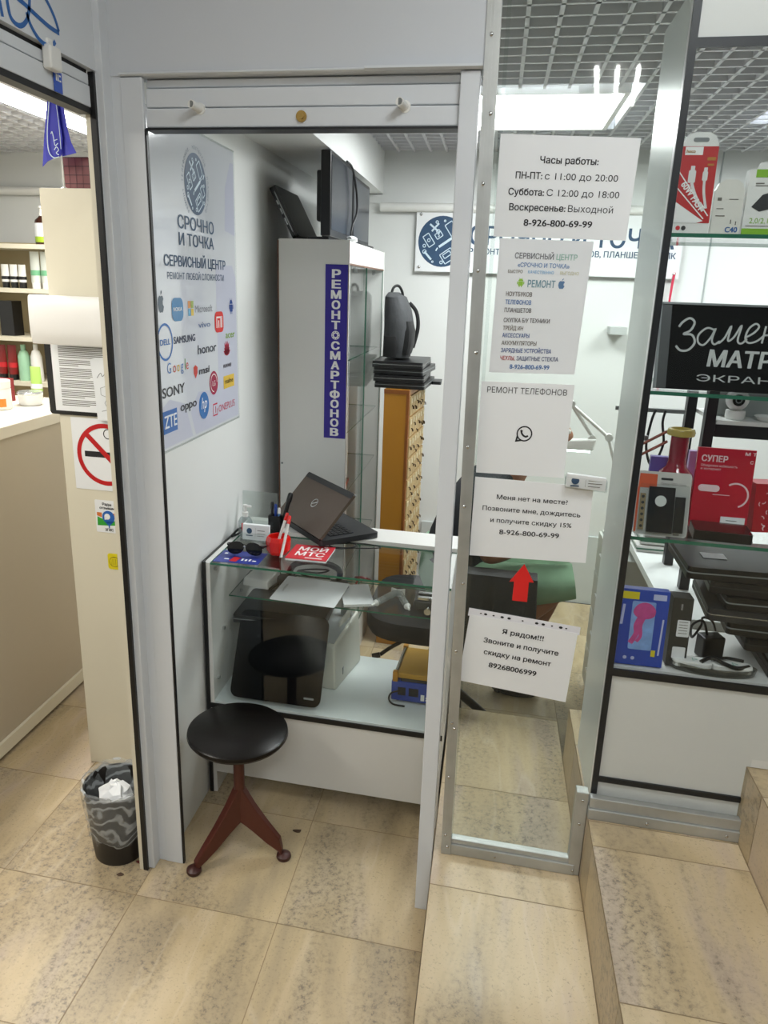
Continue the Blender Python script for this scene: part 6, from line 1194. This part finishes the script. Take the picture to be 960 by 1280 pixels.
def bottle(name, label, u, v, z, prof, mt, cap=None, capm=None, lab=None, labm=None, n=18, group=None, sy=1):
    t = thing(name, label, 'bottle' if 'bottle' in name else 'tube' if 'tube' in name else 'jar', u, v, z, group)
    m = MB(); m.lathe(prof, (u, v, z+.0004), n, sy=sy); obj('body', m, mt, t, smooth=True)
    if cap: m = MB(); m.lathe(cap, (u, v, z+.0004), n, sy=sy); obj('cap', m, capm, t, smooth=True)
    if lab: m = MB(); m.lathe(lab, (u, v, z+.0004), n, cap=False, sy=sy); obj('label', m, labm, t, smooth=True)
    return t
lime = mat('lime_label', '#9ab82c', .4); brown = mat('brown_bottle', '#3a1f16', .25); wl = mat('white_label', '#dcdfe2', .4)
t = bottle('soap_bottle', 'brown pump soap bottle with lime label on the top cosmetics shelf', -2.335, 3.68, SH[0], [(.0005, 0), (.038, 0), (.040, .01), (.040, .09), (.034, .12), (.016, .135), (.014, .14)], brown, [(.013, .138), (.014, .155), (.008, .158), (.007, .175), (.015, .178), (.013, .188), (.0005, .189)], whitep, [(.0405, .012), (.0405, .04)], lime)
m = MB(); m.lathe([(.0406, .04), (.0406, .105)], (-2.335, 3.68, SH[0]), 18, cap=False); obj('white_label', m, wl, t, smooth=True)
gcap = mat('pale_green_label', '#6fae84', .4)
def tube(label, u, z, h, w_, body, base, bm, group=None, v=3.66):
    t = thing('cream_tube', label, 'tube', u, v, z, group)
    m = MB(); m.rings([[(u+w_*a*cos(q), v+w_*b*sin(q), z+zz) for q in [2*pi*i/16 for i in range(16)]] for a, b, zz in ((.9, .9, .03), (1, .85, .035), (1.0, .55, h*.6), (1.0, .06, h))]); obj('body', m, body, t, smooth=True)
    m = MB(); m.lathe([(.0005, .0004), (w_*.85, .0004), (w_*.88, .03), (.0005, .031)], (u, v, z), 16); obj('cap', m, base, t, smooth=True)
    m = MB(); m.rings([[(u+w_*1.012*cos(q), v+w_*b*sin(q), z+zz) for q in [2*pi*i/16 for i in range(16)]] for b, zz in ((.80, h*.36), (.70, h*.5))], cap=False); obj('band', m, bm, t, smooth=True)
for k, u in enumerate((-2.565, -2.515, -2.465)): tube(('leftmost', 'middle', 'rightmost')[k]+' of three small white tubes with black base on the second cosmetics shelf', u, SH[1], .118, .022, whitep, blackp, blackp, 'small white cosmetics tubes')
for k, u in enumerate((-2.385, -2.325)): tube(('left', 'right')[k]+' one of two tall clear tubes with green band on the second cosmetics shelf', u, SH[1], .185, .027, mat('frosted_tube', '#c9cec6', .35), whitep, gcap, 'tall clear cosmetics tubes')
bottle('cream_jar', 'dark jar with orange lid on the third cosmetics shelf', -2.365, 3.67, SH[2], [(.0005, 0), (.046, 0), (.048, .008), (.047, .075), (.04, .08)], mat('dark_olive_jar', '#2a2b22', .25), [(.048, .078), (.049, .102), (.0005, .103)], mat('orange_lid', '#c9491c', .4), [(.0485, .02), (.0485, .06)], darkg)
carton('black_product_box', 'tall black box at the left of the third cosmetics shelf', 'box', -2.57, 3.68, SH[2], .08, .08, .18, blackp)
tube('left red tube with black base on the fourth cosmetics shelf', -2.64, SH[3], .185, .027, mat('deep_red_tube', '#7f1a18', .3), blackp, redp, 'red cosmetics tubes'); tube('right red tube with black base on the fourth cosmetics shelf', -2.575, SH[3], .185, .027, mat('deep_red_tube', '#7f1a18', .3), blackp, redp, 'red cosmetics tubes')
bottle('lotion_bottle', 'mint green bottle on the fourth cosmetics shelf', -2.505, 3.66, SH[3], [(.0005, 0), (.030, 0), (.032, .008), (.031, .13), (.02, .155), (.012, .16)], mat('mint_bottle', '#9cc8a8', .3), [(.013, .158), (.013, .19), (.0005, .191)], mat('mint_bottle', '#9cc8a8', .3)); bottle('lotion_bottle', 'white bottle right of the mint green one on the fourth cosmetics shelf', -2.43, 3.66, SH[3], [(.0005, 0), (.030, 0), (.032, .008), (.030, .13), (.02, .16), (.012, .165)], whitep, [(.012, .163), (.012, .195), (.0005, .196)], whitep)
# on the sales counter
ZK = 1.1605
t = bottle('cream_jar', 'white jar with orange print on the sales counter in the neighbouring shop', -1.835, 2.50, ZK, [(.0005, 0), (.043, 0), (.045, .006), (.045, .075), (.042, .08)], whitep, [(.045, .08), (.046, .105), (.042, .108), (.0005, .108)], mat('bright_white_plastic', '#ecebe8', .4)); m = MB(); m.rings([[(-1.835+.0456*cos(a), 2.50+.0456*sin(a), ZK+z) for a in [R(-95+12*k) for k in range(7)]] for z in (.012, .042)], cap=False, closed=False); obj('orange_print', m, mat('orange_fruit_print', '#d9802a', .4), t)
bottle('foil_tub', 'short tub with crinkled foil lid on the sales counter', -1.79, 2.63, ZK, [(.0005, 0), (.040, 0), (.043, .004), (.047, .04), (.048, .042)], wl, [(.050, .041), (.051, .046), (.046, .052), (.02, .054), (.0005, .056)], mat('silver_foil', '#c4c6c6', .25, .8, var=.25, scale=60, bump=.4))
tube('lime green tube standing upside down behind the foil tub on the sales counter', -1.83, ZK, .135, .024, mat('lime_tube', '#a9cf6a', .35), whitep, wl, v=2.74)
for k in range(2):
    t, bx = carton('red_carton', ('lower', 'upper')[k]+' of two long dark red cartons lying on the sales counter behind the jars', 'box', -2.00, 2.66, ZK+.0455*k, .20, .06, .044, mat('wine_red_card', '#8a1f28', .4, var=.08), 0, 0, 'red cartons on the sales counter')
    m = MB(bx); m.rect(-.07, .07, .024, .030, .0005); obj('print', m, mat('pink_white_print', '#e6c9cc', .4), t)
